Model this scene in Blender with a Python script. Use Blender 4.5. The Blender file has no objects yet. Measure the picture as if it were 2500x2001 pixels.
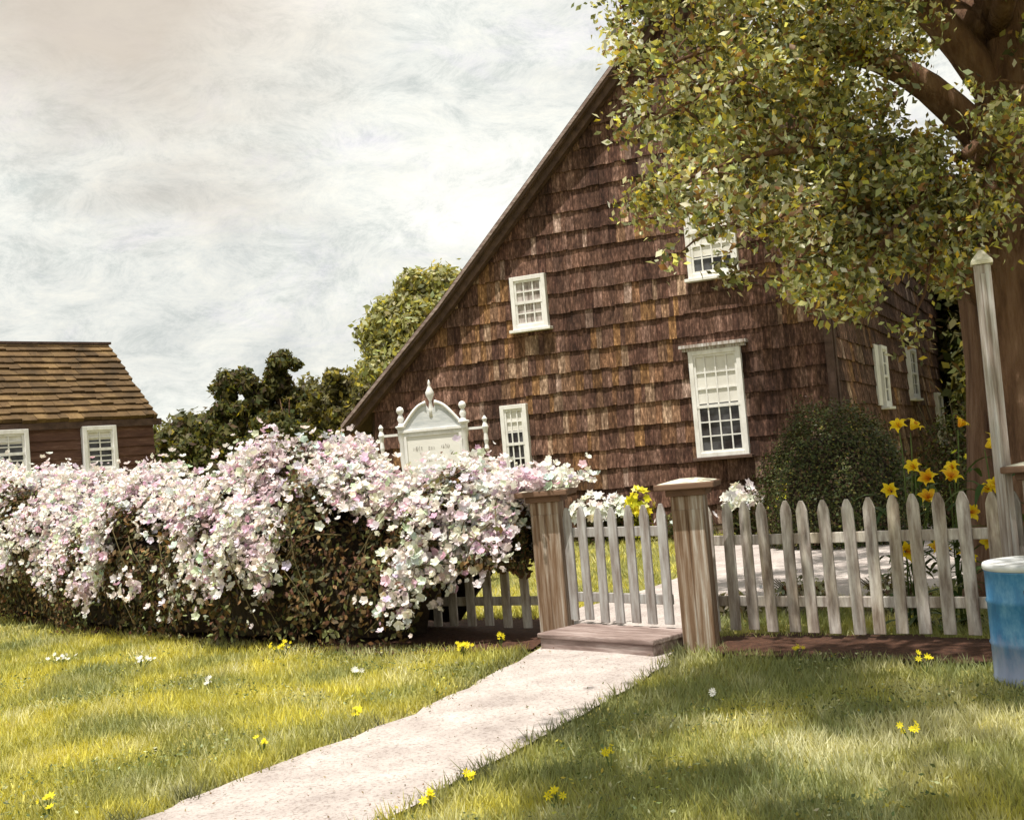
import bpy, math, random
import numpy as np
from mathutils import Vector, Matrix, Euler, noise as mnoise
rad = math.radians
SC = bpy.context.scene
COL = SC.collection

# ------------------------------------------------------------------ camera, sky, sun, exposure
cam_d = bpy.data.cameras.new('camera'); cam = bpy.data.objects.new('camera', cam_d); COL.objects.link(cam)
cam_d.sensor_width = 36.0
cam_d.lens = 36.0 * 1200.0 / 1024.0
cam_d.clip_end = 2000; cam_d.clip_start = 0.05
cam.matrix_world = Matrix.Translation((0, 0, 1.5)) @ Matrix.Rotation(rad(92.3), 4, 'X') @ Matrix.Rotation(rad(-4.9), 4, 'Z')
SC.camera = cam

SUN_DIR = Vector((-0.13, -0.26, 0.95)).normalized()      # towards the sun
world = bpy.data.worlds.new('World'); SC.world = world; world.use_nodes = True
def build_world():
    nt = world.node_tree; N = nt.nodes; L = nt.links
    N.clear()
    out = N.new('ShaderNodeOutputWorld'); bg = N.new('ShaderNodeBackground')
    sky = N.new('ShaderNodeTexSky'); sky.sky_type = 'NISHITA'; sky.sun_disc = False
    sky.sun_elevation = math.asin(SUN_DIR.z); sky.sun_rotation = math.atan2(SUN_DIR.x, SUN_DIR.y)
    sky.dust_density = 2.5
    tc = N.new('ShaderNodeTexCoord')
    def noise(scale, det, rough, sc=(1, 1, 2.2), dist=0.6, loc=(0, 0, 0)):
        mp = N.new('ShaderNodeMapping'); mp.inputs['Scale'].default_value = sc; mp.inputs['Location'].default_value = loc
        L.new(tc.outputs['Generated'], mp.inputs[0])
        n = N.new('ShaderNodeTexNoise'); n.inputs['Scale'].default_value = scale; n.inputs['Detail'].default_value = det
        n.inputs['Roughness'].default_value = rough; n.inputs['Distortion'].default_value = dist
        L.new(mp.outputs[0], n.inputs['Vector']); return n.outputs['Fac']
    def ramp(fac, stops):
        r = N.new('ShaderNodeValToRGB'); e = r.color_ramp.elements
        e[0].position, e[0].color = stops[0][0], (*stops[0][1], 1)
        e[1].position, e[1].color = stops[-1][0], (*stops[-1][1], 1)
        for p, c in stops[1:-1]:
            k = e.new(p); k.color = (*c, 1)
        L.new(fac, r.inputs[0]); return r.outputs[0]
    def mix(a, b, f, mode='MIX'):
        m = N.new('ShaderNodeMix'); m.data_type = 'RGBA'; m.blend_type = mode
        for s, v in ((m.inputs[0], f), (m.inputs[6], a), (m.inputs[7], b)):
            if isinstance(v, (int, float)): s.default_value = v
            elif isinstance(v, tuple): s.default_value = v
            else: L.new(v, s)
        return m.outputs[2]
    K = 10.9      # the clouds are written for a background of strength 0.1
    cl = ramp(noise(3.4, 8, .62), [(.32, (.46 * K, .48 * K, .47 * K)), (.43, (.57 * K, .58 * K, .55 * K)), (.54, (.64 * K, .65 * K, .61 * K)), (.70, (.76 * K, .75 * K, .70 * K))])
    lav = ramp(noise(5.5, 7, .7, (1, 1, 2), 1.2, (3, 5, 1)), [(.52, (0, 0, 0)), (.72, (.45, .45, .45))])
    c2 = mix(cl, (.62 * K, .58 * K, .68 * K, 1), lav)
    pat = ramp(noise(15, 10, .82, (1, 1, 1.9), .5), [(.36, (.76, .79, .80)), (.5, (1.0, 1.0, 1.0)), (.64, (1.15, 1.12, 1.08))])
    c3 = mix(c2, pat, 1.0, 'MULTIPLY')
    # tan grey uneven light painted into the sky, high on the left
    vm = N.new('ShaderNodeVectorMath'); vm.operation = 'DISTANCE'; L.new(tc.outputs['Generated'], vm.inputs[0]); vm.inputs[1].default_value = (-.27, .88, .40)
    ad = N.new('ShaderNodeMath'); ad.operation = 'MULTIPLY_ADD'; L.new(noise(4, 5, .6), ad.inputs[0]); ad.inputs[1].default_value = .25; L.new(vm.outputs['Value'], ad.inputs[2])
    tan_tone = ramp(ad.outputs[0], [(.17, (.85, .85, .85)), (.36, (0, 0, 0))])
    c4 = mix(c3, (.47 * K, .41 * K, .345 * K, 1), tan_tone)
    thin = ramp(noise(1.7, 5, .6, (1, 1, 2), .5, (7, 2, 4)), [(.35, (.94, .94, .94)), (.5, (1, 1, 1))])
    c5 = mix(sky.outputs[0], c4, thin)
    L.new(c5, bg.inputs['Color']); bg.inputs['Strength'].default_value = 0.1
    L.new(bg.outputs[0], out.inputs[0])
build_world()
sun_d = bpy.data.lights.new('sun', 'SUN'); sun = bpy.data.objects.new('sun', sun_d); COL.objects.link(sun)
sun_d.energy = 4.8; sun_d.angle = rad(0.6); sun_d.color = (1.0, .945, .86)
sun.rotation_euler = SUN_DIR.to_track_quat('Z', 'Y').to_euler()
SC.view_settings.view_transform = 'Standard'; SC.view_settings.look = 'None'; SC.view_settings.gamma = 1.0
SC.view_settings.exposure = 0.42
SC.cycles.max_bounces = 6; SC.cycles.diffuse_bounces = 3; SC.cycles.transparent_max_bounces = 6

# ------------------------------------------------------------------ helpers
rng = np.random.default_rng(11); rnd = random.Random(5)

def empty(name, loc=(0, 0, 0), rz=0.0, label=None, cat=None, group=None):
    o = bpy.data.objects.new(name, None); COL.objects.link(o)
    o.location = loc; o.rotation_euler = (0, 0, rz); o.empty_display_size = .2
    tag(o, label, cat, group); return o
def tag(o, label=None, cat=None, group=None, kind=None):
    if label: o['label'] = label
    if cat: o['category'] = cat
    if group: o['group'] = group
    if kind: o['kind'] = kind
    return o
def copy_tree(o, parent=None):
    c = o.copy(); COL.objects.link(c); c.parent = parent
    for ch in list(o.children): copy_tree(ch, c)
    return c

class MB:
    """collects shapes for ONE mesh object"""
    def __init__(s): s.v = []; s.f = []; s.c = []; s.col = (1, 1, 1)
    def add(s, vs, fs, col=None):
        b = len(s.v); s.v += [tuple(v) for v in vs]; s.f += [tuple(i + b for i in f) for f in fs]
        s.c += [(col or s.col)] * len(vs)
    def box(s, a, b, M=None, col=None):
        (x0, y0, z0), (x1, y1, z1) = a, b
        vs = [(x0, y0, z0), (x1, y0, z0), (x1, y1, z0), (x0, y1, z0), (x0, y0, z1), (x1, y0, z1), (x1, y1, z1), (x0, y1, z1)]
        if M is not None: vs = [M @ Vector(v) for v in vs]
        s.add(vs, [(3, 2, 1, 0), (4, 5, 6, 7), (0, 1, 5, 4), (1, 2, 6, 5), (2, 3, 7, 6), (3, 0, 4, 7)], col)
    def frustum(s, cx, cy, z0, z1, a0, b0, a1, b1, col=None):
        vs = [(cx - a0, cy - b0, z0), (cx + a0, cy - b0, z0), (cx + a0, cy + b0, z0), (cx - a0, cy + b0, z0),
              (cx - a1, cy - b1, z1), (cx + a1, cy - b1, z1), (cx + a1, cy + b1, z1), (cx - a1, cy + b1, z1)]
        s.add(vs, [(3, 2, 1, 0), (4, 5, 6, 7), (0, 1, 5, 4), (1, 2, 6, 5), (2, 3, 7, 6), (3, 0, 4, 7)], col)
    def prism(s, poly, y0, y1, col=None):            # polygon in x,z extruded along y
        n = len(poly)
        vs = [(x, y0, z) for x, z in poly] + [(x, y1, z) for x, z in poly]
        fs = [tuple(range(n)), tuple(range(2 * n - 1, n - 1, -1))] + [(i, i + n, (i + 1) % n + n, (i + 1) % n) for i in range(n)]
        s.add(vs, fs, col)
    def lathe(s, prof, cx=0, cy=0, n=16, col=None, M=None):
        vs = []; fs = []
        for r, z in prof:
            for k in range(n):
                a = 2 * math.pi * k / n; vs.append((cx + r * math.cos(a), cy + r * math.sin(a), z))
        for i in range(len(prof) - 1):
            for k in range(n):
                k2 = (k + 1) % n; fs.append((i * n + k, i * n + k2, (i + 1) * n + k2, (i + 1) * n + k))
        fs.append(tuple(range(n))[::-1]); fs.append(tuple((len(prof) - 1) * n + k for k in range(n)))
        if M is not None: vs = [M @ Vector(v) for v in vs]
        s.add(vs, fs, col)
    def tube(s, pts, radii, n=7, col=None, wob=0.0):
        pts = [Vector(p) for p in pts]; vs = []; fs = []
        up = Vector((.13, .21, .97))
        for i, p in enumerate(pts):
            t = (pts[min(i + 1, len(pts) - 1)] - pts[max(i - 1, 0)]).normalized()
            a = t.cross(up if abs(t.dot(up)) < .95 else Vector((1, 0, 0))).normalized(); b = t.cross(a)
            for k in range(n):
                an = 2 * math.pi * k / n; r = radii[i] * (1 + wob * (rnd.random() - .5))
                vs.append(p + a * (math.cos(an) * r) + b * (math.sin(an) * r))
        for i in range(len(pts) - 1):
            for k in range(n):
                k2 = (k + 1) % n; fs.append((i * n + k, i * n + k2, (i + 1) * n + k2, (i + 1) * n + k))
        fs.append(tuple(range(n))[::-1]); fs.append(tuple((len(pts) - 1) * n + k for k in range(n)))
        s.add(vs, fs, col)
    def build(s, name, m, parent=None, smooth=False, bevel=0):
        me = bpy.data.meshes.new(name); me.from_pydata(s.v, [], s.f)
        at = me.color_attributes.new('Col', 'FLOAT_COLOR', 'POINT')
        at.data.foreach_set('color', np.array([(*c, 1) for c in s.c], dtype=np.float32).ravel())
        o = bpy.data.objects.new(name, me); COL.objects.link(o); me.materials.append(m); o.parent = parent
        if smooth: me.polygons.foreach_set('use_smooth', [True] * len(me.polygons))
        if bevel:
            b = o.modifiers.new('bevel', 'BEVEL'); b.width = bevel; b.segments = 2; b.limit_method = 'ANGLE'; b.angle_limit = rad(40)
        return o

def np_mesh(name, V, k, cols, m, parent=None, smooth=False):
    """V: (n_faces*k, 3) separate k-gons, cols (n_faces*k, 3)"""
    nv = len(V); nf = nv // k
    me = bpy.data.meshes.new(name); me.vertices.add(nv); me.vertices.foreach_set('co', V.astype(np.float32).ravel())
    me.loops.add(nv); me.loops.foreach_set('vertex_index', np.arange(nv, dtype=np.int32))
    me.polygons.add(nf); me.polygons.foreach_set('loop_start', np.arange(0, nv, k, dtype=np.int32))
    me.polygons.foreach_set('loop_total', np.full(nf, k, dtype=np.int32))
    me.update(calc_edges=True)
    at = me.color_attributes.new('Col', 'FLOAT_COLOR', 'POINT')
    at.data.foreach_set('color', np.hstack([cols, np.ones((nv, 1))]).astype(np.float32).ravel())
    me.validate()
    o = bpy.data.objects.new(name, me); COL.objects.link(o); me.materials.append(m); o.parent = parent
    return o
def unit(a): return a / np.maximum(np.linalg.norm(a, axis=-1, keepdims=True), 1e-9)
def pick(pal, n, jit=.12):
    pal = np.array(pal, float); w = pal[:, 3]; w = w / w.sum()
    c = pal[rng.choice(len(pal), n, p=w), :3]
    return np.clip(c * (1 + rng.normal(0, jit, (n, 1))) * (1 + rng.normal(0, .05, (n, 3))), 0.005, .95)
def leaf_quads(P, size, nrm=None, flat=.0):
    """folded pointed leaves: two triangles-like quads merged into one kite of 4 verts each"""
    n = len(P); d = unit(rng.normal(size=(n, 3)))
    if nrm is not None: d = unit(np.cross(nrm + rng.normal(0, .5, (n, 3)), rng.normal(size=(n, 3))))
    e = unit(np.cross(d, rng.normal(size=(n, 3)) + (0 if nrm is None else nrm)))
    if nrm is not None: e = unit(np.cross(d, unit(nrm + rng.normal(0, .45, (n, 3)))))
    f = np.cross(d, e)
    L = (size * rng.uniform(.6, 1.25, (n, 1)))
    a = P - d * L; b = P + e * L * .55 + f * L * .15; c = P + d * L; g = P - e * L * .55 + f * L * .15
    return np.stack([a, b, c, g], 1).reshape(-1, 3)
def leaves(name, P, size, pal, m, parent, nrm=None, jit=.15, shade=None):
    V = leaf_quads(P, size, nrm); c = pick(pal, len(P), jit)
    return np_mesh(name, V, 4, np.repeat(c, 4, 0), m, parent)

# ------------------------------------------------------------------ materials
def new_mat(name):
    m = bpy.data.materials.new(name); m.use_nodes = True; return m, m.node_tree.nodes, m.node_tree.links, m.node_tree.nodes['Principled BSDF']
def mapping(N, L, sc, per_obj=True, coord='Object'):
    tc = N.new('ShaderNodeTexCoord'); src = tc.outputs[coord]
    if per_obj:
        oi = N.new('ShaderNodeObjectInfo'); mu = N.new('ShaderNodeMath'); mu.operation = 'MULTIPLY'; mu.inputs[1].default_value = 31.0; L.new(oi.outputs['Random'], mu.inputs[0])
        ad = N.new('ShaderNodeVectorMath'); ad.operation = 'ADD'; L.new(src, ad.inputs[0]); L.new(mu.outputs[0], ad.inputs[1]); src = ad.outputs[0]
    mp = N.new('ShaderNodeMapping'); mp.inputs['Scale'].default_value = sc; L.new(src, mp.inputs[0]); return mp.outputs[0]
def nnoise(N, L, vec, scale, det=5, rough=.6, dist=0.):
    n = N.new('ShaderNodeTexNoise'); n.inputs['Scale'].default_value = scale; n.inputs['Detail'].default_value = det
    n.inputs['Roughness'].default_value = rough; n.inputs['Distortion'].default_value = dist; L.new(vec, n.inputs['Vector']); return n.outputs['Fac']
def cramp(N, L, fac, stops):
    r = N.new('ShaderNodeValToRGB'); e = r.color_ramp.elements
    e[0].position, e[0].color = stops[0][0], (*stops[0][1], 1); e[1].position, e[1].color = stops[-1][0], (*stops[-1][1], 1)
    for p, c in stops[1:-1]:
        k = e.new(p); k.color = (*c, 1)
    L.new(fac, r.inputs[0]); return r.outputs[0]
def cmix(N, L, a, b, f=1.0, mode='MULTIPLY'):
    m = N.new('ShaderNodeMix'); m.data_type = 'RGBA'; m.blend_type = mode
    for s, v in ((m.inputs[0], f), (m.inputs[6], a), (m.inputs[7], b)):
        if isinstance(v, (int, float)): s.default_value = v
        elif isinstance(v, tuple): s.default_value = v
        else: L.new(v, s)
    return m.outputs[2]
def vcol(N): a = N.new('ShaderNodeAttribute'); a.attribute_name = 'Col'; return a.outputs['Color']
def surf(name, stops, scale=3, stretch=(1, 1, 1), rough=.8, bump=.3, bscale=30, bstretch=None, use_col=False, stops2=None, scale2=1, det=6, dist=0., per_obj=True, spec=.3, bdist=.02):
    m, N, L, B = new_mat(name)
    v = mapping(N, L, stretch, per_obj)
    c = cramp(N, L, nnoise(N, L, v, scale, det, .65, dist), stops)
    if stops2: c = cmix(N, L, c, cramp(N, L, nnoise(N, L, v, scale2, 4, .6), stops2))
    if use_col: c = cmix(N, L, c, vcol(N))
    L.new(c, B.inputs['Base Color']); B.inputs['Roughness'].default_value = rough; B.inputs['Specular IOR Level'].default_value = spec
    if bump:
        v2 = mapping(N, L, bstretch or stretch, per_obj); bp = N.new('ShaderNodeBump'); bp.inputs['Strength'].default_value = bump; bp.inputs['Distance'].default_value = bdist
        L.new(nnoise(N, L, v2, bscale, 6, .7), bp.inputs['Height']); L.new(bp.outputs[0], B.inputs['Normal'])
    return m
def leaf_mat(name, trans=.35, rough=.5, tint=(1.25, 1.2, .6, 1)):
    m, N, L, B = new_mat(name); out = N['Material Output']
    L.new(vcol(N), B.inputs['Base Color']); B.inputs['Roughness'].default_value = rough; B.inputs['Specular IOR Level'].default_value = .25
    t = N.new('ShaderNodeBsdfTranslucent'); L.new(cmix(N, L, vcol(N), tint), t.inputs[0])
    mx = N.new('ShaderNodeMixShader'); mx.inputs[0].default_value = trans
    L.new(B.outputs[0], mx.inputs[1]); L.new(t.outputs[0], mx.inputs[2]); L.new(mx.outputs[0], out.inputs[0]); return m

M_leaf = leaf_mat('leaf', .45); M_petal = leaf_mat('petal', .3, .6, (1.0, .96, .97, 1)); M_rose_leaf = leaf_mat('rose_leaf', .22, .6); M_dark_leaf = leaf_mat('dark_leaf', .15)
M_grass = leaf_mat('grass_blade', .35, .6)
M_shingle = surf('wall_shingle', [(.32, (.28, .21, .18)), (.46, (.66, .55, .48)), (.56, (1.05, .92, .85)), (.68, (2.3, 2.1, 2.0))], 9, (3.5, 1, 1.0), .9, .9, 30, (6, 6, .8), use_col=True,
                 stops2=[(.36, (.50, .46, .44)), (.6, (1.1, 1.08, 1.05))], scale2=.5, bdist=.015)
M_barn_wall = surf('barn_clapboard', [(.3, (.07, .032, .024)), (.55, (.13, .065, .045)), (.75, (.27, .16, .12))], 4, (.5, .5, 3), .85, .4, 20)
M_barn_roof = surf('barn_roof_shingle', [(.3, (.05, .033, .016)), (.5, (.105, .064, .028)), (.72, (.19, .125, .055))], 2.2, (1, 1, 1), .9, .7, 18, use_col=True, dist=.5)
M_roof = surf('roof_shingle', [(.3, (.05, .032, .025)), (.7, (.12, .075, .055))], 5, (1, 1, .5), .85, .5, 25)
M_rake = surf('rake_board', [(.3, (.045, .026, .02)), (.7, (.13, .08, .06))], 6, (1, 1, 1), .8, .4, 30)
M_white = surf('white_paint', [(.3, (.62, .60, .56)), (.6, (.80, .79, .76))], 9, (1, 1, .4), .6, .25, 40, bdist=.006)
M_shade = surf('window_shade', [(.3, (.64, .62, .57)), (.7, (.80, .78, .73))], 4, (1, 1, .3), .8, .1, 20)
M_curtain = surf('curtain_cloth', [(.35, (.18, .14, .12)), (.6, (.52, .47, .44))], 7, (3, 1, .5), .8, .1, 20)
M_signpanel = surf('sign_panel', [(.3, (.74, .72, .66)), (.62, (.80, .78, .73))], 3, (1, 1, 2), .65, .1, 40)
M_pediment = surf('pediment_paint', [(.3, (.42, .45, .46)), (.65, (.66, .67, .66))], 7, (.6, 1, 2.5), .65, .25, 40)
M_faded = surf('faded_lettering', [(.4, (.30, .27, .24)), (.6, (.62, .60, .55))], 30, (1, 1, 1), .8, 0)
M_picket = surf('picket_wood', [(.30, (.19, .145, .12)), (.48, (.42, .375, .34)), (.68, (.70, .67, .62))], 5, (4, 4, .7), .85, .5, 26, (6, 6, .5), stops2=[(.35, (.78, .72, .60)), (.6, (1, 1, 1))], scale2=1.5, bdist=.006)
M_gatewood = surf('gate_picket_wood', [(.28, (.17, .13, .11)), (.5, (.34, .32, .305)), (.75, (.54, .55, .55))], 5, (4, 4, .6), .85, .5, 26, (6, 6, .5), bdist=.006)
M_post = surf('gate_post_wood', [(.30, (.085, .045, .025)), (.44, (.20, .125, .075)), (.56, (.33, .26, .20)), (.68, (.56, .53, .48))], 3.2, (9, 9, .35), .85, .6, 22, (7, 7, .5), bdist=.01)
M_cap = surf('post_cap_wood', [(.3, (.10, .055, .035)), (.5, (.17, .10, .065))], 6, (1, 1, 1), .8, .4, 30, bdist=.006)
M_captop = surf('cap_top_pale', [(.3, (.45, .40, .30)), (.6, (.70, .67, .54))], 9, (1, 1, 1), .8, .4, 30, bdist=.006)  # paler tone for the tops of the post caps
M_step = surf('step_timber', [(.3, (.12, .08, .068)), (.5, (.25, .185, .165)), (.75, (.50, .42, .39))], 5, (.5, 4, 4), .85, .6, 20, (.6, 8, 8), bdist=.008)
M_sidepost = surf('tall_post_wood', [(.32, (.20, .145, .115)), (.48, (.38, .33, .30)), (.64, (.62, .61, .61))], 3, (10, 10, .4), .8, .6, 20, (7, 7, .4), bdist=.008)
M_bark = surf('bark', [(.28, (.10, .048, .028)), (.5, (.31, .17, .10)), (.75, (.52, .33, .22))], 2.6, (3.5, 3.5, .6), .9, 1.0, 6, (4.5, 4.5, .6), bdist=.14)
M_stem = surf('stem', [(.3, (.06, .05, .02)), (.7, (.13, .10, .04))], 9, bump=0)
M_green_stem = surf('green_stem', [(.3, (.05, .09, .02)), (.7, (.12, .16, .04))], 9, bump=0)
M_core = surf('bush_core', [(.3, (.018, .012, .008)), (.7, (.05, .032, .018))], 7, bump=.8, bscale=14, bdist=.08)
M_path = surf('path_gravel', [(.28, (.32, .275, .255)), (.46, (.43, .378, .352)), (.54, (.465, .413, .385)), (.72, (.57, .52, .485))], 2.6, (1, 1, 1), .95, .8, 60, per_obj=False, stops2=[(.34, (.62, .59, .57)), (.5, (1.03, 1.03, 1.03))], scale2=55, bdist=.01)
M_mulch = surf('mulch', [(.3, (.035, .015, .009)), (.6, (.10, .045, .026)), (.8, (.19, .10, .06))], 22, bump=1, bscale=50, per_obj=False, bdist=.02)
M_lawn = surf('lawn_soil', [(.3, (.13, .14, .045)), (.48, (.23, .22, .065)), (.62, (.34, .30, .09)), (.78, (.42, .37, .17))], .9, (1, 1, 1), .95, .6, 45, per_obj=False, stops2=[(.3, (.7, .75, .7)), (.65, (1.15, 1.1, 1.0))], scale2=9, bdist=.03)
def glass_mat():
    m, N, L, B = new_mat('window_glass')
    v = mapping(N, L, (1, 1, 1)); c = cramp(N, L, nnoise(N, L, v, 3, 4), [(.4, (.025, .02, .02)), (.65, (.10, .10, .105))])
    L.new(c, B.inputs['Base Color']); B.inputs['Roughness'].default_value = .12; B.inputs['Specular IOR Level'].default_value = .35; return m
M_glass = glass_mat()
def barrel_mat():
    m, N, L, B = new_mat('barrel_blue_metal')
    v = mapping(N, L, (1, 1, .5), False)
    c = cramp(N, L, nnoise(N, L, v, 6, 7, .7), [(.3, (.02, .095, .25)), (.5, (.04, .20, .40)), (.68, (.17, .38, .56))])
    v2 = mapping(N, L, (1, 1, .35), False); sx = N.new('ShaderNodeSeparateXYZ'); tc = N.new('ShaderNodeTexCoord'); L.new(tc.outputs['Object'], sx.inputs[0])
    ad = N.new('ShaderNodeMath'); ad.operation = 'MULTIPLY_ADD'; ad.inputs[1].default_value = -1.3; L.new(sx.outputs['Z'], ad.inputs[0]); L.new(nnoise(N, L, v2, 7, 6, .7), ad.inputs[2])
    w = cramp(N, L, ad.outputs[0], [(.12, (0, 0, 0)), (.42, (.85, .85, .85))])       # chalky wear rubbed onto the foot of the drum
    c = cmix(N, L, c, (.30, .33, .46, 1), w, 'MIX')
    L.new(c, B.inputs['Base Color']); B.inputs['Roughness'].default_value = .45
    bp = N.new('ShaderNodeBump'); bp.inputs['Strength'].default_value = .25; bp.inputs['Distance'].default_value = .01
    L.new(nnoise(N, L, v, 12, 5), bp.inputs['Height']); L.new(bp.outputs[0], B.inputs['Normal']); return m
M_barrel = barrel_mat()
M_lid = surf('barrel_lid_paint', [(.3, (.50, .53, .56)), (.6, (.72, .72, .70))], 6, rough=.5, bump=.1)

# ------------------------------------------------------------------ ground, path, beds
def wob(x, y, s=1.0, seed=0.0): return mnoise.noise(Vector((x * s, y * s, seed)))
def lawn():
    n = 90; xs = np.concatenate([[-400, -120, -50, -25], np.linspace(-12, 12, n), [25, 50, 120, 400]]); ys = np.concatenate([[-60, -10], np.linspace(0, 34, n), [60, 120, 300, 700]])
    vs = []; fs = []
    for y in ys:
        for x in xs: vs.append((x, y, -.004 + (.012 * wob(x, y, 1.7) if abs(x) < 11 and 0 < y < 33 else 0) - .012))
    w = len(xs)
    for j in range(len(ys) - 1):
        for i in range(w - 1): fs.append((j * w + i, j * w + i + 1, (j + 1) * w + i + 1, (j + 1) * w + i))
    b = MB(); b.add(vs, fs); o = b.build('ground', M_lawn, smooth=True); tag(o, kind='structure')
lawn()
PATH_L = [(-5.6, 1.0), (-3.9, 2.9), (-2.75, 4.3), (-1.9, 5.5), (-1.36, 6.47), (-.68, 7.55), (-.12, 9.0), (.10, 9.7), (.22, 10.25)]
PATH_R = [(-4.0, .2), (-2.5, 2.3), (-1.55, 3.9), (-.72, 5.2), (-.40, 5.78), (.30, 7.05), (.85, 8.2), (1.02, 8.8), (1.15, 9.4)]
def dense(pts, n=14):
    out = []
    P = [Vector((*p, 0)) for p in pts]; P = [P[0]] + P + [P[-1]]
    for i in range(1, len(P) - 2):
        for k in range(n):
            t = k / n; a, b, c, d = P[i - 1], P[i], P[i + 1], P[i + 2]
            q = .5 * ((2 * b) + (c - a) * t + (2 * a - 5 * b + 4 * c - d) * t * t + (3 * b - a - 3 * c + d) * t ** 3)
            out.append((q.x, q.y))
    out.append(pts[-1]); return out
def strip(name, A, B, z, m, jit=.03):
    A, B = dense(A), dense(B); n = min(len(A), len(B)); vs = []; fs = []
    for i in range(n):
        (ax, ay), (bx, by) = A[i], B[i]
        ax += jit * 2 * wob(ax, ay, 4, 3); bx += jit * 2 * wob(bx, by, 4, 7); ay += jit * wob(ax, ay, 7, 5); by += jit * wob(bx, by, 7, 9)
        for k in range(7):
            t = k / 6; vs.append((ax + (bx - ax) * t, ay + (by - ay) * t, z + .01 * math.sin(math.pi * t)))
    for i in range(n - 1):
        for k in range(6): fs.append((i * 7 + k, i * 7 + k + 1, (i + 1) * 7 + k + 1, (i + 1) * 7 + k))
    b = MB(); b.add(vs, fs); return tag(b.build(name, m, smooth=True), kind='structure')
strip('path', PATH_L, PATH_R, .002, M_path)
YARD_L = [(.30, 9.75), (.25, 10.6), (.35, 11.5), (.9, 12.2), (1.7, 13.6), (2.2, 15.4), (2.5, 17.2), (3.0, 18.2)]
YARD_R = [(1.25, 9.0), (1.5, 10.2), (2.2, 10.7), (3.6, 10.8), (5.6, 11.3), (7.2, 12.8), (8.2, 15.2), (9.0, 17.5)]
strip('gravel_yard', YARD_L, YARD_R, .006, M_path)
strip('mulch_bed', [(1.36, 8.50), (1.7, 8.22), (2.1, 7.90), (2.7, 7.42), (3.3, 6.95), (4.6, 5.9)], [(1.3, 9.3), (1.9, 9.15), (2.6, 8.65), (3.1, 8.2), (3.6, 7.8), (5.2, 6.8)], .010, M_mulch, .09)
HB = [(-12, 21.5), (-9.4, 19.3), (-7.2, 17.1), (-5.3, 14.9), (-3.2, 12.5), (-1.5, 11.05), (-.6, 10.6), (.1, 10.15)]     # hedge centreline
strip('soil_bed', [(x - .1, y - .95 + .3 * (x > -.4)) for x, y in HB], [(x + .3, y + .9) for x, y in HB], .004, M_mulch, .10)

def in_poly(P, poly):
    x, y = P[:, 0], P[:, 1]; ins = np.zeros(len(P), bool); n = len(poly)
    for i in range(n):
        x1, y1 = poly[i]; x2, y2 = poly[(i + 1) % n]
        c = ((y1 > y) != (y2 > y)) & (x < (x2 - x1) * (y - y1) / ((y2 - y1) + 1e-12) + x1); ins ^= c
    return ins
def fnoise(P, s, seed): return np.array([mnoise.noise(Vector((p[0] * s, p[1] * s, seed))) for p in P])
path_poly = PATH_L + PATH_R[::-1]; yard_poly = YARD_L + YARD_R[::-1]
mulch_poly = [(1.4, 8.55), (1.8, 8.2), (2.7, 7.5), (3.4, 6.95), (4.6, 6.0), (5.2, 6.8), (3.6, 7.75), (2.6, 8.6), (1.3, 9.25)]
hedge_poly = [(x - .1, y - .75) for x, y in HB] + [(x + .4, y + .7) for x, y in HB[::-1]]

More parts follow.
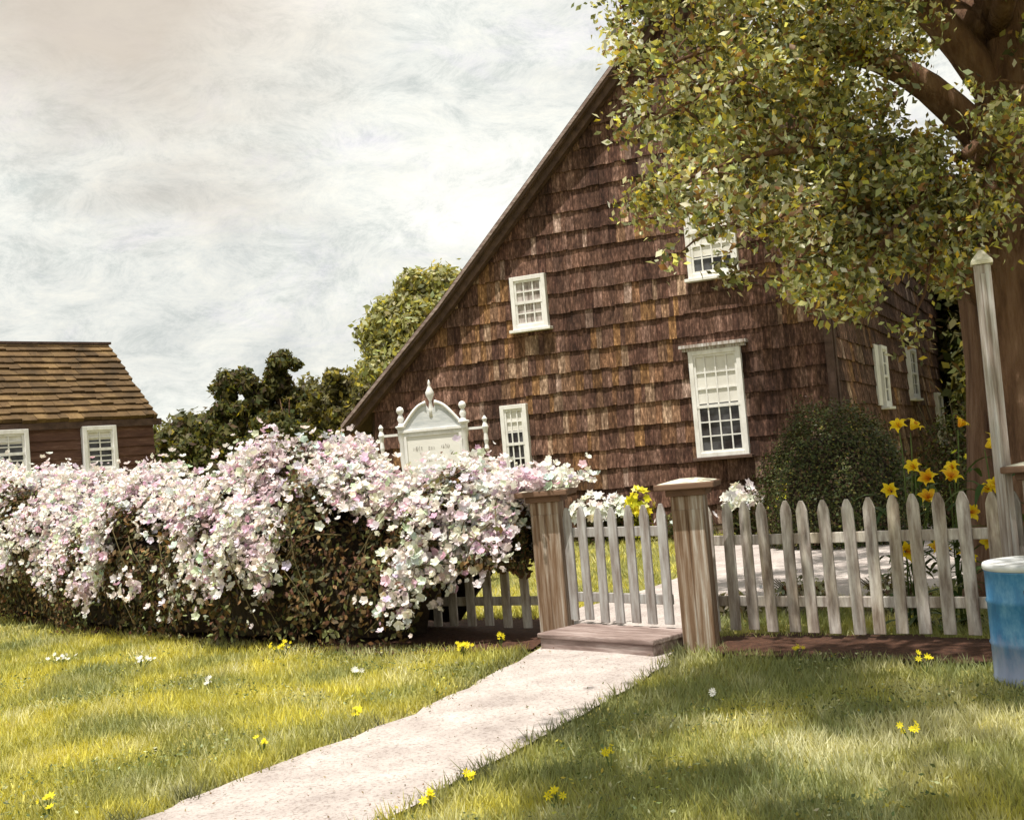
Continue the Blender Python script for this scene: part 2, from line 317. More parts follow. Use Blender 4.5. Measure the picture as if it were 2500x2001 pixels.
def grass():
    n = 150000
    Y = 4.2 + (rng.random(n) ** 1.25) * 8.5; X = rng.uniform(-.52, .5, n) * (Y + 1.0) - .1
    P = np.stack([X, Y], 1)
    Pj = P + rng.normal(0, .03, P.shape)
    k = ~in_poly(Pj, path_poly) & ~in_poly(Pj, yard_poly) & ~in_poly(Pj, mulch_poly) & ~in_poly(Pj, hedge_poly)
    P = P[k]
    nf = 34000; Yf = rng.uniform(11.5, 20.5, nf); Xf = rng.uniform(-.55, .45, nf) * Yf; Q = np.stack([Xf, Yf], 1)
    Q = Q[~in_poly(Q, yard_poly) & ~in_poly(Q, hedge_poly)]; P = np.vstack([P, Q])
    n = len(P)
    g = fnoise(P, 1.25, 2.); g2 = fnoise(P, 3.5, 8.); g3 = fnoise(P, 1.6, 21.)
    far = np.clip((P[:, 1] - 5) / 10, 0, 1)
    # longer tufts along the path's edges
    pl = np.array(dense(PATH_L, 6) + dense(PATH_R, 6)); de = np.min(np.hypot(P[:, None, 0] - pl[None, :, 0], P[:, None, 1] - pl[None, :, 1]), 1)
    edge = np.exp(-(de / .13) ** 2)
    h = (.030 + .022 * rng.random(n) + .035 * np.clip(g2, 0, 1) + .045 * edge * rng.random(n) + .02 * far)
    ang = rng.uniform(0, 2 * math.pi, n); w = (.0032 + .0028 * rng.random(n)) * (1 + 1.1 * far)
    lean = rng.normal(0, .55, (n, 2)) * h[:, None]
    a = np.stack([P[:, 0] - np.cos(ang) * w, P[:, 1] - np.sin(ang) * w, np.full(n, -.02)], 1)
    b = np.stack([P[:, 0] + np.cos(ang) * w, P[:, 1] + np.sin(ang) * w, np.full(n, -.02)], 1)
    t = np.stack([P[:, 0] + lean[:, 0], P[:, 1] + lean[:, 1], h], 1)
    V = np.stack([a, b, t], 1).reshape(-1, 3)
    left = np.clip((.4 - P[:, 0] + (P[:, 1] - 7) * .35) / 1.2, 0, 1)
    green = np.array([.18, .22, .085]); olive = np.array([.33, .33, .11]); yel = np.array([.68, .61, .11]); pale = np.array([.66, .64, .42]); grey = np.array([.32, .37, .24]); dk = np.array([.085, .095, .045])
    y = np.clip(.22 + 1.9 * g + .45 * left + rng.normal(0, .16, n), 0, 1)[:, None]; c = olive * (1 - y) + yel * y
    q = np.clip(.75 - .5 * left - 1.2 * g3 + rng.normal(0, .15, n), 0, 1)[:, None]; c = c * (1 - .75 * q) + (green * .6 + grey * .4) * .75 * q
    s = (np.clip(g3 + g2 * 1.1 + 1.3 * np.exp(-((P[:, 0] - 1.75) ** 2 / .5 + (P[:, 1] - 5.9) ** 2 / .25)) - .1 + rng.normal(0, .2, n), 0, 1) * .9)[:, None]; c = c * (1 - s) + pale * s  # exp term paints the sun patch on the right lawn into the blades
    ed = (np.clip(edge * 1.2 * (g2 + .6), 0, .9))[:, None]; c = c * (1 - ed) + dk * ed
    c = np.clip(c * (1 + rng.normal(0, .14, (n, 1))), .01, .8)
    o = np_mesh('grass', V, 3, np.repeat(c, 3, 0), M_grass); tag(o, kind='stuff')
grass()

def clover():
    n = 26000; P = np.stack([rng.uniform(-4.5, 4.5, n), rng.uniform(4.3, 11, n)], 1)
    g = fnoise(P, 1.3, 40.); k = (g > .12) & ~in_poly(P, path_poly) & ~in_poly(P, yard_poly) & ~in_poly(P, mulch_poly) & ~in_poly(P, hedge_poly); P = P[k]; n = len(P)
    P3 = np.stack([P[:, 0], P[:, 1], rng.uniform(.015, .06, n)], 1); leaves('clover', P3, .013, [(.10, .13, .05, 3), (.22, .25, .10, 2), (.42, .44, .26, 1.5), (.40, .36, .06, 1)], M_grass, None, np.repeat([[0, 0, 1.]], n, 0), .2)['kind'] = 'stuff'
clover()
def litter():
    pl = dense(PATH_L, 8); pr = dense(PATH_R, 8); n = 700; i = rng.integers(0, min(len(pl), len(pr)), n); t = np.clip(np.where(rng.random(n) < .6, np.abs(rng.normal(0, .10, n)), rng.random(n)), -.03, 1.03); t = np.where(rng.random(n) < .5, 1 - t, t)
    A = np.array(pl)[i]; B = np.array(pr)[i]; P = A + (B - A) * t[:, None]; P3 = np.stack([P[:, 0], P[:, 1], np.full(n, .020)], 1) + rng.normal(0, .015, (n, 3)) * [1, 1, .1]
    leaves('path_litter', P3, .009, [(.20, .13, .08, 3), (.33, .27, .17, 2), (.13, .12, .05, 2), (.26, .24, .22, 2)], M_grass, None, np.repeat([[0, 0, 1.]], n, 0), .2)['kind'] = 'stuff'
litter()
# ------------------------------------------------------------------ windows
def window(parent, x0, x1, z0, z1, y=0.0, cols=3, rows=4, split=.5, shade=0.0, shade_mat=None, axis='x', curtain=False, hood=False):
    """frame with two sashes; built in the wall's local plane (outside is -y, or +x for the side wall)"""
    def T(b):
        if axis == 'side': b.v = [(-vy, vx, vz) for vx, vy, vz in b.v]
        if axis == 'barn': pass
        return b
    f = MB(); t = .075
    for a, c in (((x0 - t, z0 - t), (x0, z1 + t)), ((x1, z0 - t), (x1 + t, z1 + t)), ((x0, z1), (x1, z1 + t)), ((x0, z0 - t), (x1, z0))):
        f.box((a[0], y - .115, a[1]), (c[0], y - .01, c[1]))
    w = T(f).build('window', M_white, parent, bevel=.006)
    gl = MB(); gl.box((x0 - .01, y - .058, z0 - .01), (x1 + .01, y - .02, z1 + .01)); T(gl).build('pane', M_glass, w)
    zs = z0 + (z1 - z0) * split
    mu = MB(); st = .035
    mu.box((x0, y - .098, zs - .025), (x1, y - .062, zs + .025))
    for a, b2, zz in ((x0, x0 + st, 0), (x1 - st, x1, 0)):
        mu.box((a, y - .092, z0), (b2, y - .064, zs - .025)); mu.box((a, y - .092, zs + .025), (b2, y - .064, z1))
    mu.box((x0 + st, y - .092, z0), (x1 - st, y - .064, z0 + st)); mu.box((x0 + st, y - .092, z1 - st), (x1 - st, y - .064, z1))
    for lo, hi, r in ((z0 + st, zs - .025, rows[0]), (zs + .025, z1 - st, rows[1])):
        for k in range(1, cols):
            xx = x0 + (x1 - x0) * k / cols; mu.box((xx - .011, y - .086, lo), (xx + .011, y - .066, hi))
        for k in range(1, r):
            zz = lo + (hi - lo) * k / r; mu.box((x0 + st, y - .084, zz - .011), (x1 - st, y - .068, zz + .011))
    T(mu).build('sash', M_white, w)
    if shade > 0:
        s = MB(); s.box((x0 + .02, y - .064, z1 - (z1 - z0) * shade), (x1 - .02, y - .059, z1 - .01)); T(s).build('shade', shade_mat or M_shade, w)
    if curtain:
        s = MB(); s.box((x0 + .02, y - .0635, z0 + .03), (x1 - .02, y - .059, z1 - (z1 - z0) * shade)); T(s).build('curtain', M_curtain, w)
    s = MB(); s.box((x0 - .13, y - .17, z0 - t - .05), (x1 + .13, y - .01, z0 - t)); T(s).build('sill', M_white if not hood else M_rake, w, bevel=.005)
    if hood:
        s = MB(); s.box((x0 - .2, y - .19, z1 + t + .05), (x1 + .2, y - .01, z1 + t + .10)); s.box((x0 - .16, y - .13, z1 + t), (x1 + .16, y - .01, z1 + t + .05)); T(s).build('hood', M_sidepost, w)
    return w

# ------------------------------------------------------------------ the shingled house
def shingle_wall(b, xa, xb, zfun, z0, expo, T=None, wr=(.065, .18), pal=None, xmin=None):
    z = z0; row = 0; yb = -.012
    while z < 12:
        x = xa - rnd.random() * .2; any_ = False
        sag = rnd.uniform(-.012, .012)
        while x < xb:
            w = rnd.uniform(*wr); xl, xr = max(x, xa), min(x + w, xb); x += w + .003
            if xr - xl < .03: continue
            zl, zr = zfun(xl), zfun(xr)
            zb = z + rnd.uniform(-.012, .012) + sag + .008 * math.sin(xl * 1.3 + row); h = expo + .05
            if min(zl, zr) < zb + .05: continue
            any_ = True
            tl, tr = min(zb + h, zl), min(zb + h, zr); th = rnd.uniform(.044, .060)
            dy = -rnd.random() * .006
            c = rnd.choices(PAL_C, PAL_W)[0]; k = rnd.uniform(.80, 1.16) * (1 + .28 * mnoise.noise(Vector((xl * .7, row * .9, 1.5))))
            big = mnoise.noise(Vector((xl * .45, z * .6, 4.2)))
            if big > .10 and rnd.random() < .55: c = rnd.choice(OCHRES)
            c = tuple(min(.9, q * k) for q in c)
            vs = [(xl, yb - th + dy, zb), (xr, yb - th + dy, zb), (xr, yb, zb), (xl, yb, zb), (xl, yb - .014, tl), (xr, yb - .014, tr), (xr, yb, tr), (xl, yb, tl)]
            if T: vs = [T(v) for v in vs]
            b.add(vs, [(3, 2, 1, 0), (4, 5, 6, 7), (0, 1, 5, 4), (1, 2, 6, 5), (2, 3, 7, 6), (3, 0, 4, 7)], c)
        z += expo * (1 + .05 * math.sin(row * 1.7)); row += 1
        if not any_ and z > 3: break
PAL_C = [(.150, .094, .072), (.128, .078, .061), (.185, .124, .102), (.33, .265, .235), (.092, .052, .040)]; PAL_W = [5, 4, 3, .5, 2.2]
OCHRES = [(.25, .155, .075), (.23, .155, .105), (.34, .265, .20), (.19, .115, .07)]
HC = (5.09, 18.82, 0.0)
house = empty('shingled_house', HC, rad(-25), 'large brown wood shingled house with steep gable and long sloping roof behind the picket fence', 'house')
PK = (-1.85, 9.0)                                     # ridge
def zroof(x):                                         # underside of the roof over the gable wall
    if x < -6.76: return 2.50 + (x + 8.72) * (4.22 - 2.50) / (8.72 - 6.76)
    if x < PK[0]: return 4.22 + (x + 6.76) * (PK[1] - 4.22) / (6.76 + PK[0])
    return PK[1] + (x - PK[0]) * (7.15 - PK[1]) / (0 - PK[0])
b = MB(); XL = -8.45
b.prism([(XL, 0), (0, 0), (0, zroof(0)), (PK[0], PK[1]), (-6.76, zroof(-6.76)), (XL, zroof(XL))], 0.0, .2, (.06, .03, .025))
shingle_wall(b, XL, -.05, lambda x: zroof(x) - .03, .14, .345)
b.build('gable_wall', M_shingle, house)
SL = 19.0
b = MB(); b.box((-.2, .21, 0), (0, SL, 7.1), col=(.06, .03, .025))
shingle_wall(b, .10, SL, lambda y: 7.05, .14, .355, T=lambda v: (-v[1], v[0], v[2]), wr=(.2, .42))
b.build('side_wall', M_shingle, house)
b = MB(); b.box((XL - .2, .21, 0), (XL, SL, zroof(XL) - .05)); b.box((XL, SL - .2, 0), (-.21, SL, 2.6)); b.build('rear_wall', M_rake, house)
b = MB(); b.box((-.09, -.075, 0), (.03, -.01, 7.05)); b.box((.004, -.01, 0), (.055, .12, 7.05)); b.build('corner_board', M_rake, house)
def slab(pts, y0, y1, th):
    bb = MB(); up = [(x, z + th) for x, z in pts]
    bb.prism(pts + up[::-1], y0, y1); return bb
lp = [(-9.0, 2.50 - (9.0 - 8.72) * .88), (-6.76, 4.22), (PK[0], PK[1])]
rp = [(PK[0] + .002, PK[1]), (.34, 7.15 - .34 * .999)]
rf = slab(lp, -.30, SL + .3, .16).build('roof', M_roof, house)
slab(rp, -.302, SL + .3, .16).build('roof', M_roof, house)
# rake boards under the roof's edge, with a thinner crown strip
def rake(pts, y0, y1, d0, d1):
    bb = MB(); bb.prism([(x, z - d0) for x, z in pts] + [(x, z - d1) for x, z in pts[::-1]], y0, y1); return bb
rake(lp, -.20, -.06, .003, .15).build('rake_board', M_rake, house)
rake(rp, -.20, -.06, .003, .15).build('rake_board', M_rake, house)
rake(lp, -.325, -.301, -.13, -.06).build('rake_trim', M_step, house)
b = MB()
for k in range(10): b.box((-8.4 + k * .83, -.028, 0), (-8.4 + k * .83 + .825, -.001, .13), col=(.5, .4, .36))
b.build('foundation', M_step, house)
window(house, -5.32, -4.80, 3.80, 4.58, -.03, 3, (2, 2), .5, shade=.0, curtain=True)                # small upper window
window(house, -2.09, -1.40, 4.25, 5.62, -.03, 4, (3, 3), .5, shade=.80)                              # upper window behind the leaves
window(house, -2.22, -1.50, 1.32, 2.92, -.03, 4, (3, 3), .47, shade=.50, hood=True)                  # big lower window
window(house, -5.72, -5.36, 1.00, 2.36, -.03, 3, (3, 3), .55, shade=.28)                             # narrow lower window by the sign
for d0, d1, z0, z1, sh in ((4.55, 5.15, 1.95, 2.98, .0), (9.0, 10.1, 2.15, 3.15, .0), (14.2, 15.4, .95, 2.2, .0)):
    window(house, d0, d1, z0, z1, -.03, 2, (2, 2), .5, shade=sh, axis='side')
b = MB(); b.box((3.95, -.09, 1.9), (4.4, -.05, 3.05)); b.v = [(-q[1], q[0], q[2]) for q in b.v]; b.build('shutter', M_white, house)

# ------------------------------------------------------------------ the barn on the left
barn = empty('barn', (-6.60, 22.0, 0), rad(45), 'low brown barn with golden brown shingled roof beyond the rose hedge', 'barn')
BE, BR, BD, BW = 2.86, 4.27, 1.55, 9.0
b = MB()
z = 0.0
while z < BE - .02:
    h = min(.17, BE - z); k = rnd.uniform(.8, 1.2)
    b.add([(-BW, -.035, z), (0, -.035, z), (0, 0, z), (-BW, 0, z), (-BW, -.008, z + h), (0, -.008, z + h), (0, 0, z + h), (-BW, 0, z + h)],
          [(3, 2, 1, 0), (4, 5, 6, 7), (0, 1, 5, 4), (1, 2, 6, 5), (2, 3, 7, 6), (3, 0, 4, 7)]); z += .165
b.box((-BW, .001, 0), (0, .15, BE))
b.build('front_wall', M_barn_wall, barn)
for x0, x1 in ((-BW, -BW + .15), (-.15, 0)):
    b = MB(); b.add([(x0, .151, 0), (x1, .151, 0), (x1, 2 * BD, 0), (x0, 2 * BD, 0), (x0, .151, BE), (x1, .151, BE), (x1, BD, BR - .1), (x0, BD, BR - .1), (x1, 2 * BD, BE), (x0, 2 * BD, BE)],
          [(3, 2, 1, 0), (0, 1, 5, 4), (4, 5, 6, 7), (7, 6, 8, 9), (2, 3, 9, 8), (1, 2, 8, 6, 5), (0, 4, 7, 9, 3)])
    b.build('end_wall', M_barn_wall, barn)
b = MB(); sl = math.atan2(BR - BE, BD); n = 12; Ls = math.hypot(BR - BE, BD) + .13
for side in (0, 1):
    for r in range(n):
        s0 = r * Ls / n; x = -BW - .2
        while x < .01:
            w = rnd.uniform(.14, .34); xr = min(x + w, .05)
            def pt(s, t):
                yy = -.07 + s * math.cos(sl) - t * math.sin(sl); zz = BE - .065 + s * math.sin(sl) + t * math.cos(sl)
                return (yy if not side else 2 * BD - yy, zz)
            j = rnd.uniform(-.02, .02); A = pt(s0 + j, .075 + rnd.random() * .02); C = pt(min(s0 + Ls / n + .05, Ls + .04), .035); D = pt(min(s0 + Ls / n + .05, Ls + .04), 0); E_ = pt(s0 + j, 0)
            k = rnd.uniform(.65, 1.25); kk = (k * .9 + .15, k * .88 + .15, k * .85 + .15)
            vs = [(x, *A), (xr, *A), (xr, *C), (x, *C), (x, *E_), (xr, *E_), (xr, *D), (x, *D)]
            b.add(vs, [(0, 1, 2, 3), (7, 6, 5, 4), (4, 5, 1, 0), (5, 6, 2, 1), (6, 7, 3, 2), (7, 4, 0, 3)], kk); x += w + .004
b.build('roof', M_barn_roof, barn)
b = MB(); b.prism([(-.09, BE - .08), (BD, BR - .005), (BD, BR - .15), (-.04, BE - .18)], 0, 1); b.v = [(.001 + q[1] * .06, q[0], q[2]) for q in b.v]; b.build('rake_board', M_rake, barn)
b = MB(); b.box((-BW, -.075, BE - .19), (.15, -.036, BE - .07)); b.build('eave_board', M_rake, barn)
b = MB(); b.box((-BW - .2, BD - .05, BR + .085), (.07, BD + .05, BR + .13)); b.build('ridge_cap', M_rake, barn)
window(barn, -1.32, -.84, 1.95, 2.62, -.01, 2, (3, 3), .5, shade=.25)
window(barn, -2.95, -2.42, 1.95, 2.62, -.01, 2, (3, 3), .5, shade=.25)

# ------------------------------------------------------------------ fence, gate posts, gate, step
def picket_mesh(w=.085, h=.90, t=.022, tip=.075, z0=.06):
    b = MB(); b.prism([(-w / 2, z0), (w / 2, z0), (w / 2, h - tip), (w * .34, h - tip * .45), (.012, h), (-.012, h), (-w * .34, h - tip * .45), (-w / 2, h - tip)], -t / 2, t / 2); return b
def fence_run(p0, p1, n, label, spacing, mat, z0=.06, h=1.02, first=.5, group=None, jit=.012, w=.085):
    d = Vector((p1[0] - p0[0], p1[1] - p0[1], 0)); L = d.length; a = math.atan2(d.y, d.x)
    f = empty('picket_fence', (p0[0], p0[1], 0), a, label, 'fence')
    src = None
    for i in range(n):
        if src is None: o = picket_mesh(w, h, z0=z0).build('picket', mat, f, bevel=.004); src = o
        else: o = src.copy(); COL.objects.link(o); o.parent = f
        o.location = ((i + first) * spacing + rnd.uniform(-jit, jit), -.034, rnd.uniform(-.012, .012)); o.rotation_euler = (rnd.uniform(-.02, .01), rnd.uniform(-.016, .016), 0)
    for z in (.24, .70):
        b = MB(); b.box((0, -.020, z), (L, .018, z + .075)); b.build('rail', mat, f, bevel=.004)
    return f
fd = Vector((1.02, -.80)).normalized()
fence_run((1.32, 9.38), (1.32 + fd.x * 3.4, 9.38 + fd.y * 3.4), 21, 'weathered grey picket fence running right from the gate towards the blue barrel', .163, M_picket, first=.9)
fl = Vector((-1.0, .62)).normalized()
fence_run((-3.9, 12.75), (.12, 10.25), 25, 'dark shaded picket fence left of the gate, half hidden under the rose hedge', .187, M_picket)

def gate_post(name, x, y, rz, label, w=.118, h=1.12, z0=-.05):
    p = empty(name, (x, y, 0), rz, label, 'gate post')
    b = MB(); b.box((-w, -w, z0), (w, w, h)); 
    for k in (-1, 1): b.box((-w * .5 * k - .055, -w - .006, z0), (-w * .5 * k + .055, -w, h - .1))
    b.build('shaft', M_post, p, bevel=.008)
    b = MB(); b.box((-w - .03, -w - .03, h + .001), (w + .03, w + .03, h + .05)); b.box((-w - .10, -w - .10, h + .051), (w + .10, w + .10, h + .095)); b.build('cap', M_cap, p, bevel=.008)
    b = MB(); b.frustum(0, 0, h + .096, h + .116, w + .08, w + .08, w * .9, w * .9); b.frustum(0, 0, h + .1162, h + .124, w * .9, w * .9, w * .5, w * .5); b.build('cap_top', M_captop, p, bevel=.006)
    return p
fa = math.atan2(fd.y, fd.x)
gate_post('gate_post', .22, 9.94, rad(-14), 'square wooden gate post left of the gate, its cap buried in pink and white roses', h=1.12)
gate_post('gate_post', 1.245, 8.88, rad(-17), 'square weathered gate post right of the gate with a pale flat cap')
gate_post('fence_post', 3.40, 7.78, fa, 'capped wooden fence post at the right edge behind the blue barrel', h=1.08)
g0 = Vector((.36, 9.86)); g1 = Vector((1.085, 9.10)); gd = (g1 - g0)
gate = empty('garden_gate', (g0.x, g0.y, 0), math.atan2(gd.y, gd.x), 'small pale picket gate between the two capped posts', 'gate')
GL = gd.length; src = None
for i in range(7):
    if src is None: o = src = picket_mesh(.086, 1.06, .02, .09, .15).build('picket', M_gatewood, gate, bevel=.004)
    else: o = src.copy(); COL.objects.link(o); o.parent = gate
    o.location = (.045 + i * (GL - .07) / 6, -.03, rnd.uniform(-.008, .012)); o.rotation_euler = (0, rnd.uniform(-.012, .02), 0)
for z in (.30, .82):
    b = MB(); b.box((0, -.018, z), (GL, .018, z + .075)); b.build('rail', M_gatewood, gate, bevel=.004)
b = MB(); b.box((.0, .019, .30), (.03, .045, .83)); b.build('hinge_stile', M_gatewood, gate)
stp = empty('timber_step', ((.02 + .98) / 2, (9.62 + 8.62) / 2, 0), math.atan2(-.98, .97), 'worn reddish timber step at the foot of the gate', 'step')
b = MB(); b.box((-.55, -.10, .085), (.61, .42, .125)); b.build('tread', M_step, stp, bevel=.01)
b = MB(); b.box((-.53, -.085, -.02), (.59, .38, .084)); b.build('riser', M_step, stp, bevel=.006)

# ------------------------------------------------------------------ tall post, blue barrel
tp = empty('tall_post', (3.16, 7.86, 0), rad(-20), 'tall slim wooden post with pointed cap standing in front of the tree trunk', 'post')
b = MB(); b.box((-.052, -.052, -.05), (.052, .052, 2.50)); b.box((-.013, -.062, .0), (.013, -.0525, 2.44)); b.build('shaft', M_sidepost, tp, bevel=.008)
b = MB(); b.box((-.068, -.068, 2.501), (.068, .068, 2.525)); b.frustum(0, 0, 2.5252, 2.60, .068, .068, .012, .012); b.build('cap', M_captop, tp, bevel=.004)
br = empty('barrel', (2.90, 6.88, 0), rad(20), 'blue metal barrel with pale lid standing on the grass at the right edge', 'barrel')
R_ = .285; b = MB()
b.lathe([(R_ * .96, -.01), (R_, .0), (R_, .02), (R_ * .985, .03), (R_ * .985, .20), (R_ * 1.012, .215), (R_ * .985, .23), (R_ * .985, .44), (R_ * 1.012, .455), (R_ * .985, .47), (R_ * .985, .62), (R_, .63)], n=48)
b.build('drum', M_barrel, br, smooth=True)
b = MB(); b.lathe([(R_ * .995, .631), (R_ * 1.015, .636), (R_ * 1.02, .655), (R_ * 1.0, .668), (R_ * .96, .670), (R_ * .9, .666), (.02, .664)], n=48); b.build('lid', M_lid, br, smooth=True)
b = MB()
for k in range(9):
    a0 = rad(212 + k * 7); a1 = rad(212 + (k + 1) * 7)
    for aa, bb2 in ((a0, a1),):
        q = [(math.cos(t) * r, math.sin(t) * r, z) for r in (R_ * .98, R_ * 1.02) for t in (aa, bb2) for z in (.515, .535)]
        b.add(q, [(4, 6, 7, 5), (0, 4, 5, 1), (2, 3, 7, 6), (1, 5, 7, 3), (0, 2, 6, 4)])
b.build('handle_slot', M_rake, br)

# ------------------------------------------------------------------ ornamental sign in the roses
sg = empty('ornamental_sign', (-1.01, 15.0, 0), rad(-12), 'white ornamental sign with turned posts, ball finials and arched pediment rising out of the roses', 'sign')
SW = .375
for s in (-1, 1):
    b = MB(); b.lathe([(.05, -.05), (.05, .9), (.035, .95), (.05, 1.0), (.05, 1.25), (.034, 1.30), (.046, 1.36), (.03, 1.42), (.043, 1.6), (.036, 1.8), (.05, 1.86), (.05, 1.98), (.075, 2.0), (.075, 2.02), (.04, 2.03), (.028, 2.07), (.046, 2.11), (.028, 2.15), (.02, 2.17)], s * (SW + .03), 0, 14)
    p = b.build('post', M_white, sg, smooth=True)
    b = MB(); b.lathe([(.012, 2.165), (.036, 2.18), (.050, 2.215), (.036, 2.25), (.008, 2.265)], s * (SW + .03), 0, 14); b.build('ball_finial', M_white, p, smooth=True)
    b = MB(); x = s * (SW + .30); b.lathe([(.008, 1.62), (.03, 1.65), (.02, 1.70), (.03, 1.76), (.022, 1.84), (.042, 1.92), (.02, 1.98), (.034, 2.02), (.008, 2.06)], x, .0, 10)
    b.box((min(s * (SW + .075), x - s * .02), -.015, 1.90), (max(s * (SW + .075), x - s * .02), .015, 1.93)); b.build('side_bracket', M_white, sg, smooth=False)
b = MB(); b.box((-SW, -.02, 1.30), (SW, .02, 1.92)); bd = b.build('board', M_signpanel, sg)
b = MB(); 
for a, c in (((-SW, 1.88), (SW, 1.925)), ((-SW, 1.285), (SW, 1.325)), ((-SW, 1.325), (-SW + .035, 1.88)), ((SW - .035, 1.325), (SW, 1.88))): b.box((a[0], -.036, a[1]), (c[0], -.0205, c[1]))
b.build('moulding', M_white, sg)
# faded, no longer readable smudges of old lettering
for cx, cz, w_, h_ in ((-.20, 1.72, .13, .075), (-.02, 1.715, .10, .07), (.16, 1.725, .12, .075), (-.10, 1.56, .16, .03), (.12, 1.56, .14, .028), (-.06, 1.43, .2, .03)):
    b = MB()
    for k in range(int(w_ / .017)):
        x = cx - w_ / 2 + k * .017 + rnd.uniform(-.004, .004); hh = h_ * rnd.uniform(.35, 1); b.box((x, -.0225, cz - hh / 2), (x + rnd.uniform(.005, .011), -.0204, cz + hh / 2))
    b.build('faded_lettering', M_faded, bd)
b = MB(); arch = [(-SW - .04, 1.94)] + [(-SW - .04 + .02 + (SW + .02 - .07) * t, 1.99 + .28 * math.sin(t * math.pi / 2) ** 1.15) for t in np.linspace(0, 1, 9)]
arch = arch + [(0, 2.14)] + [(-x, z) for x, z in arch[::-1]]
b.prism(arch, -.025, .025); b.build('pediment', M_pediment, sg)
for s in (-1, 1):
    b = MB(); pts = [(s * (-SW - .01 + (SW - .05) * t), -.03, 2.0 + .28 * math.sin(t * math.pi / 2) ** 1.15) for t in np.linspace(0, 1, 10)]
    b.tube(pts, [.022] * 9 + [.034], 8); b.build('swan_neck_moulding', M_white, sg, smooth=True)
b = MB(); b.box((-SW - .06, -.05, 1.926), (SW + .06, .05, 1.965)); b.build('cornice', M_white, sg, bevel=.005)
b = MB(); b.lathe([(.035, 2.10), (.03, 2.2), (.016, 2.30), (.05, 2.37), (.055, 2.41), (.03, 2.46), (.012, 2.50), (.02, 2.52), (.004, 2.57)], 0, 0, 14); b.build('centre_finial', M_white, sg, smooth=True)

# ------------------------------------------------------------------ rose hedge
HP = dense(HB, 24); HPa = np.array(HP); seg = np.hypot(*np.diff(HPa, axis=0).T); cum = np.concatenate([[0], np.cumsum(seg)]); HT = cum[-1]
def hpos(s): return np.stack([np.interp(s, cum, HPa[:, 0]), np.interp(s, cum, HPa[:, 1])], -1)
def hnrm(s):
    a = hpos(s - .15); b_ = hpos(s + .15); t = unit(b_ - a); return np.stack([t[:, 1], -t[:, 0]], -1)     # towards the camera
X_TOP = [-11, -7.4, -6.2, -5.3, -4.5, -3.1, -2.5, -1.95, -1.5, -1.1, -.7, -.35, 0, .2]
Z_TOP = [1.68, 1.64, 1.58, 1.48, 1.30, 1.36, 1.48, 1.76, 1.60, 1.40, 1.34, 1.42, 1.30, 1.14]
def htop(x): return np.interp(x, X_TOP, Z_TOP)
def lump(p, s, seed): return np.array([mnoise.noise(Vector((q[0] * s, q[1] * s + seed, q[2] * s))) for q in p])
def hsurf(s, th, r=1.0):
    """th: 0 front foot .. pi/2 top .. pi back"""
    c = hpos(s); n = hnrm(s); zt = htop(c[:, 0]); hd = .78 - .25 * (c[:, 0] > -.4)
    ct, st = np.cos(th), np.sin(th)
    out = hd * np.sign(ct) * np.abs(ct) ** .75 * r * (1 + .20 * np.sin(th * 2) * (ct > 0))
    z = zt * np.abs(st) ** .8 * r
    m = 1 + .27 * np.array([mnoise.noise(Vector((a * 1.15, q * .9, 7.7))) for a, q in zip(s, th)]); out = out * (1 + (m - 1) * 1.5); z = z * m
    fl = .66 * np.clip((c[:, 0] + .80) / .35, 0, 1); z = np.maximum(z, fl + .03 * np.sin(s * 31))
    return np.stack([c[:, 0] + n[:, 0] * out, c[:, 1] + n[:, 1] * out, z], -1), np.stack([n[:, 0] * ct, n[:, 1] * ct, st * .9], -1)
bounds = [0, .25, .42, .58, .73, .87, 1.0]
rose_labels = ['pink and white rose bush furthest left, in front of the barn wall', 'pale rose bush just right of the barn corner, with a bare dark foot',
               'wide rose bush with pink clusters left of the tallest mound', 'tallest rose bush, its mound of white blossom rising left of the ornamental sign',
               'rose bush directly under the ornamental sign with long drooping sprays', 'rose bush spilling over the left gate post and its cap']
ROSE_LEAF = [(.085, .085, .025, 3), (.13, .085, .035, 4), (.21, .125, .05, 2.2), (.045, .042, .018, 4), (.24, .26, .11, 1.4), (.10, .045, .025, 2.4)]
ROSE_PET = [(.86, .825, .765, 10), (.80, .70, .71, 2.6), (.72, .48, .60, 1.5), (.60, .68, .48, 1.2), (.74, .66, .76, 1.0), (.66, .74, .70, 1.0), (.84, .82, .70, 1.4)]
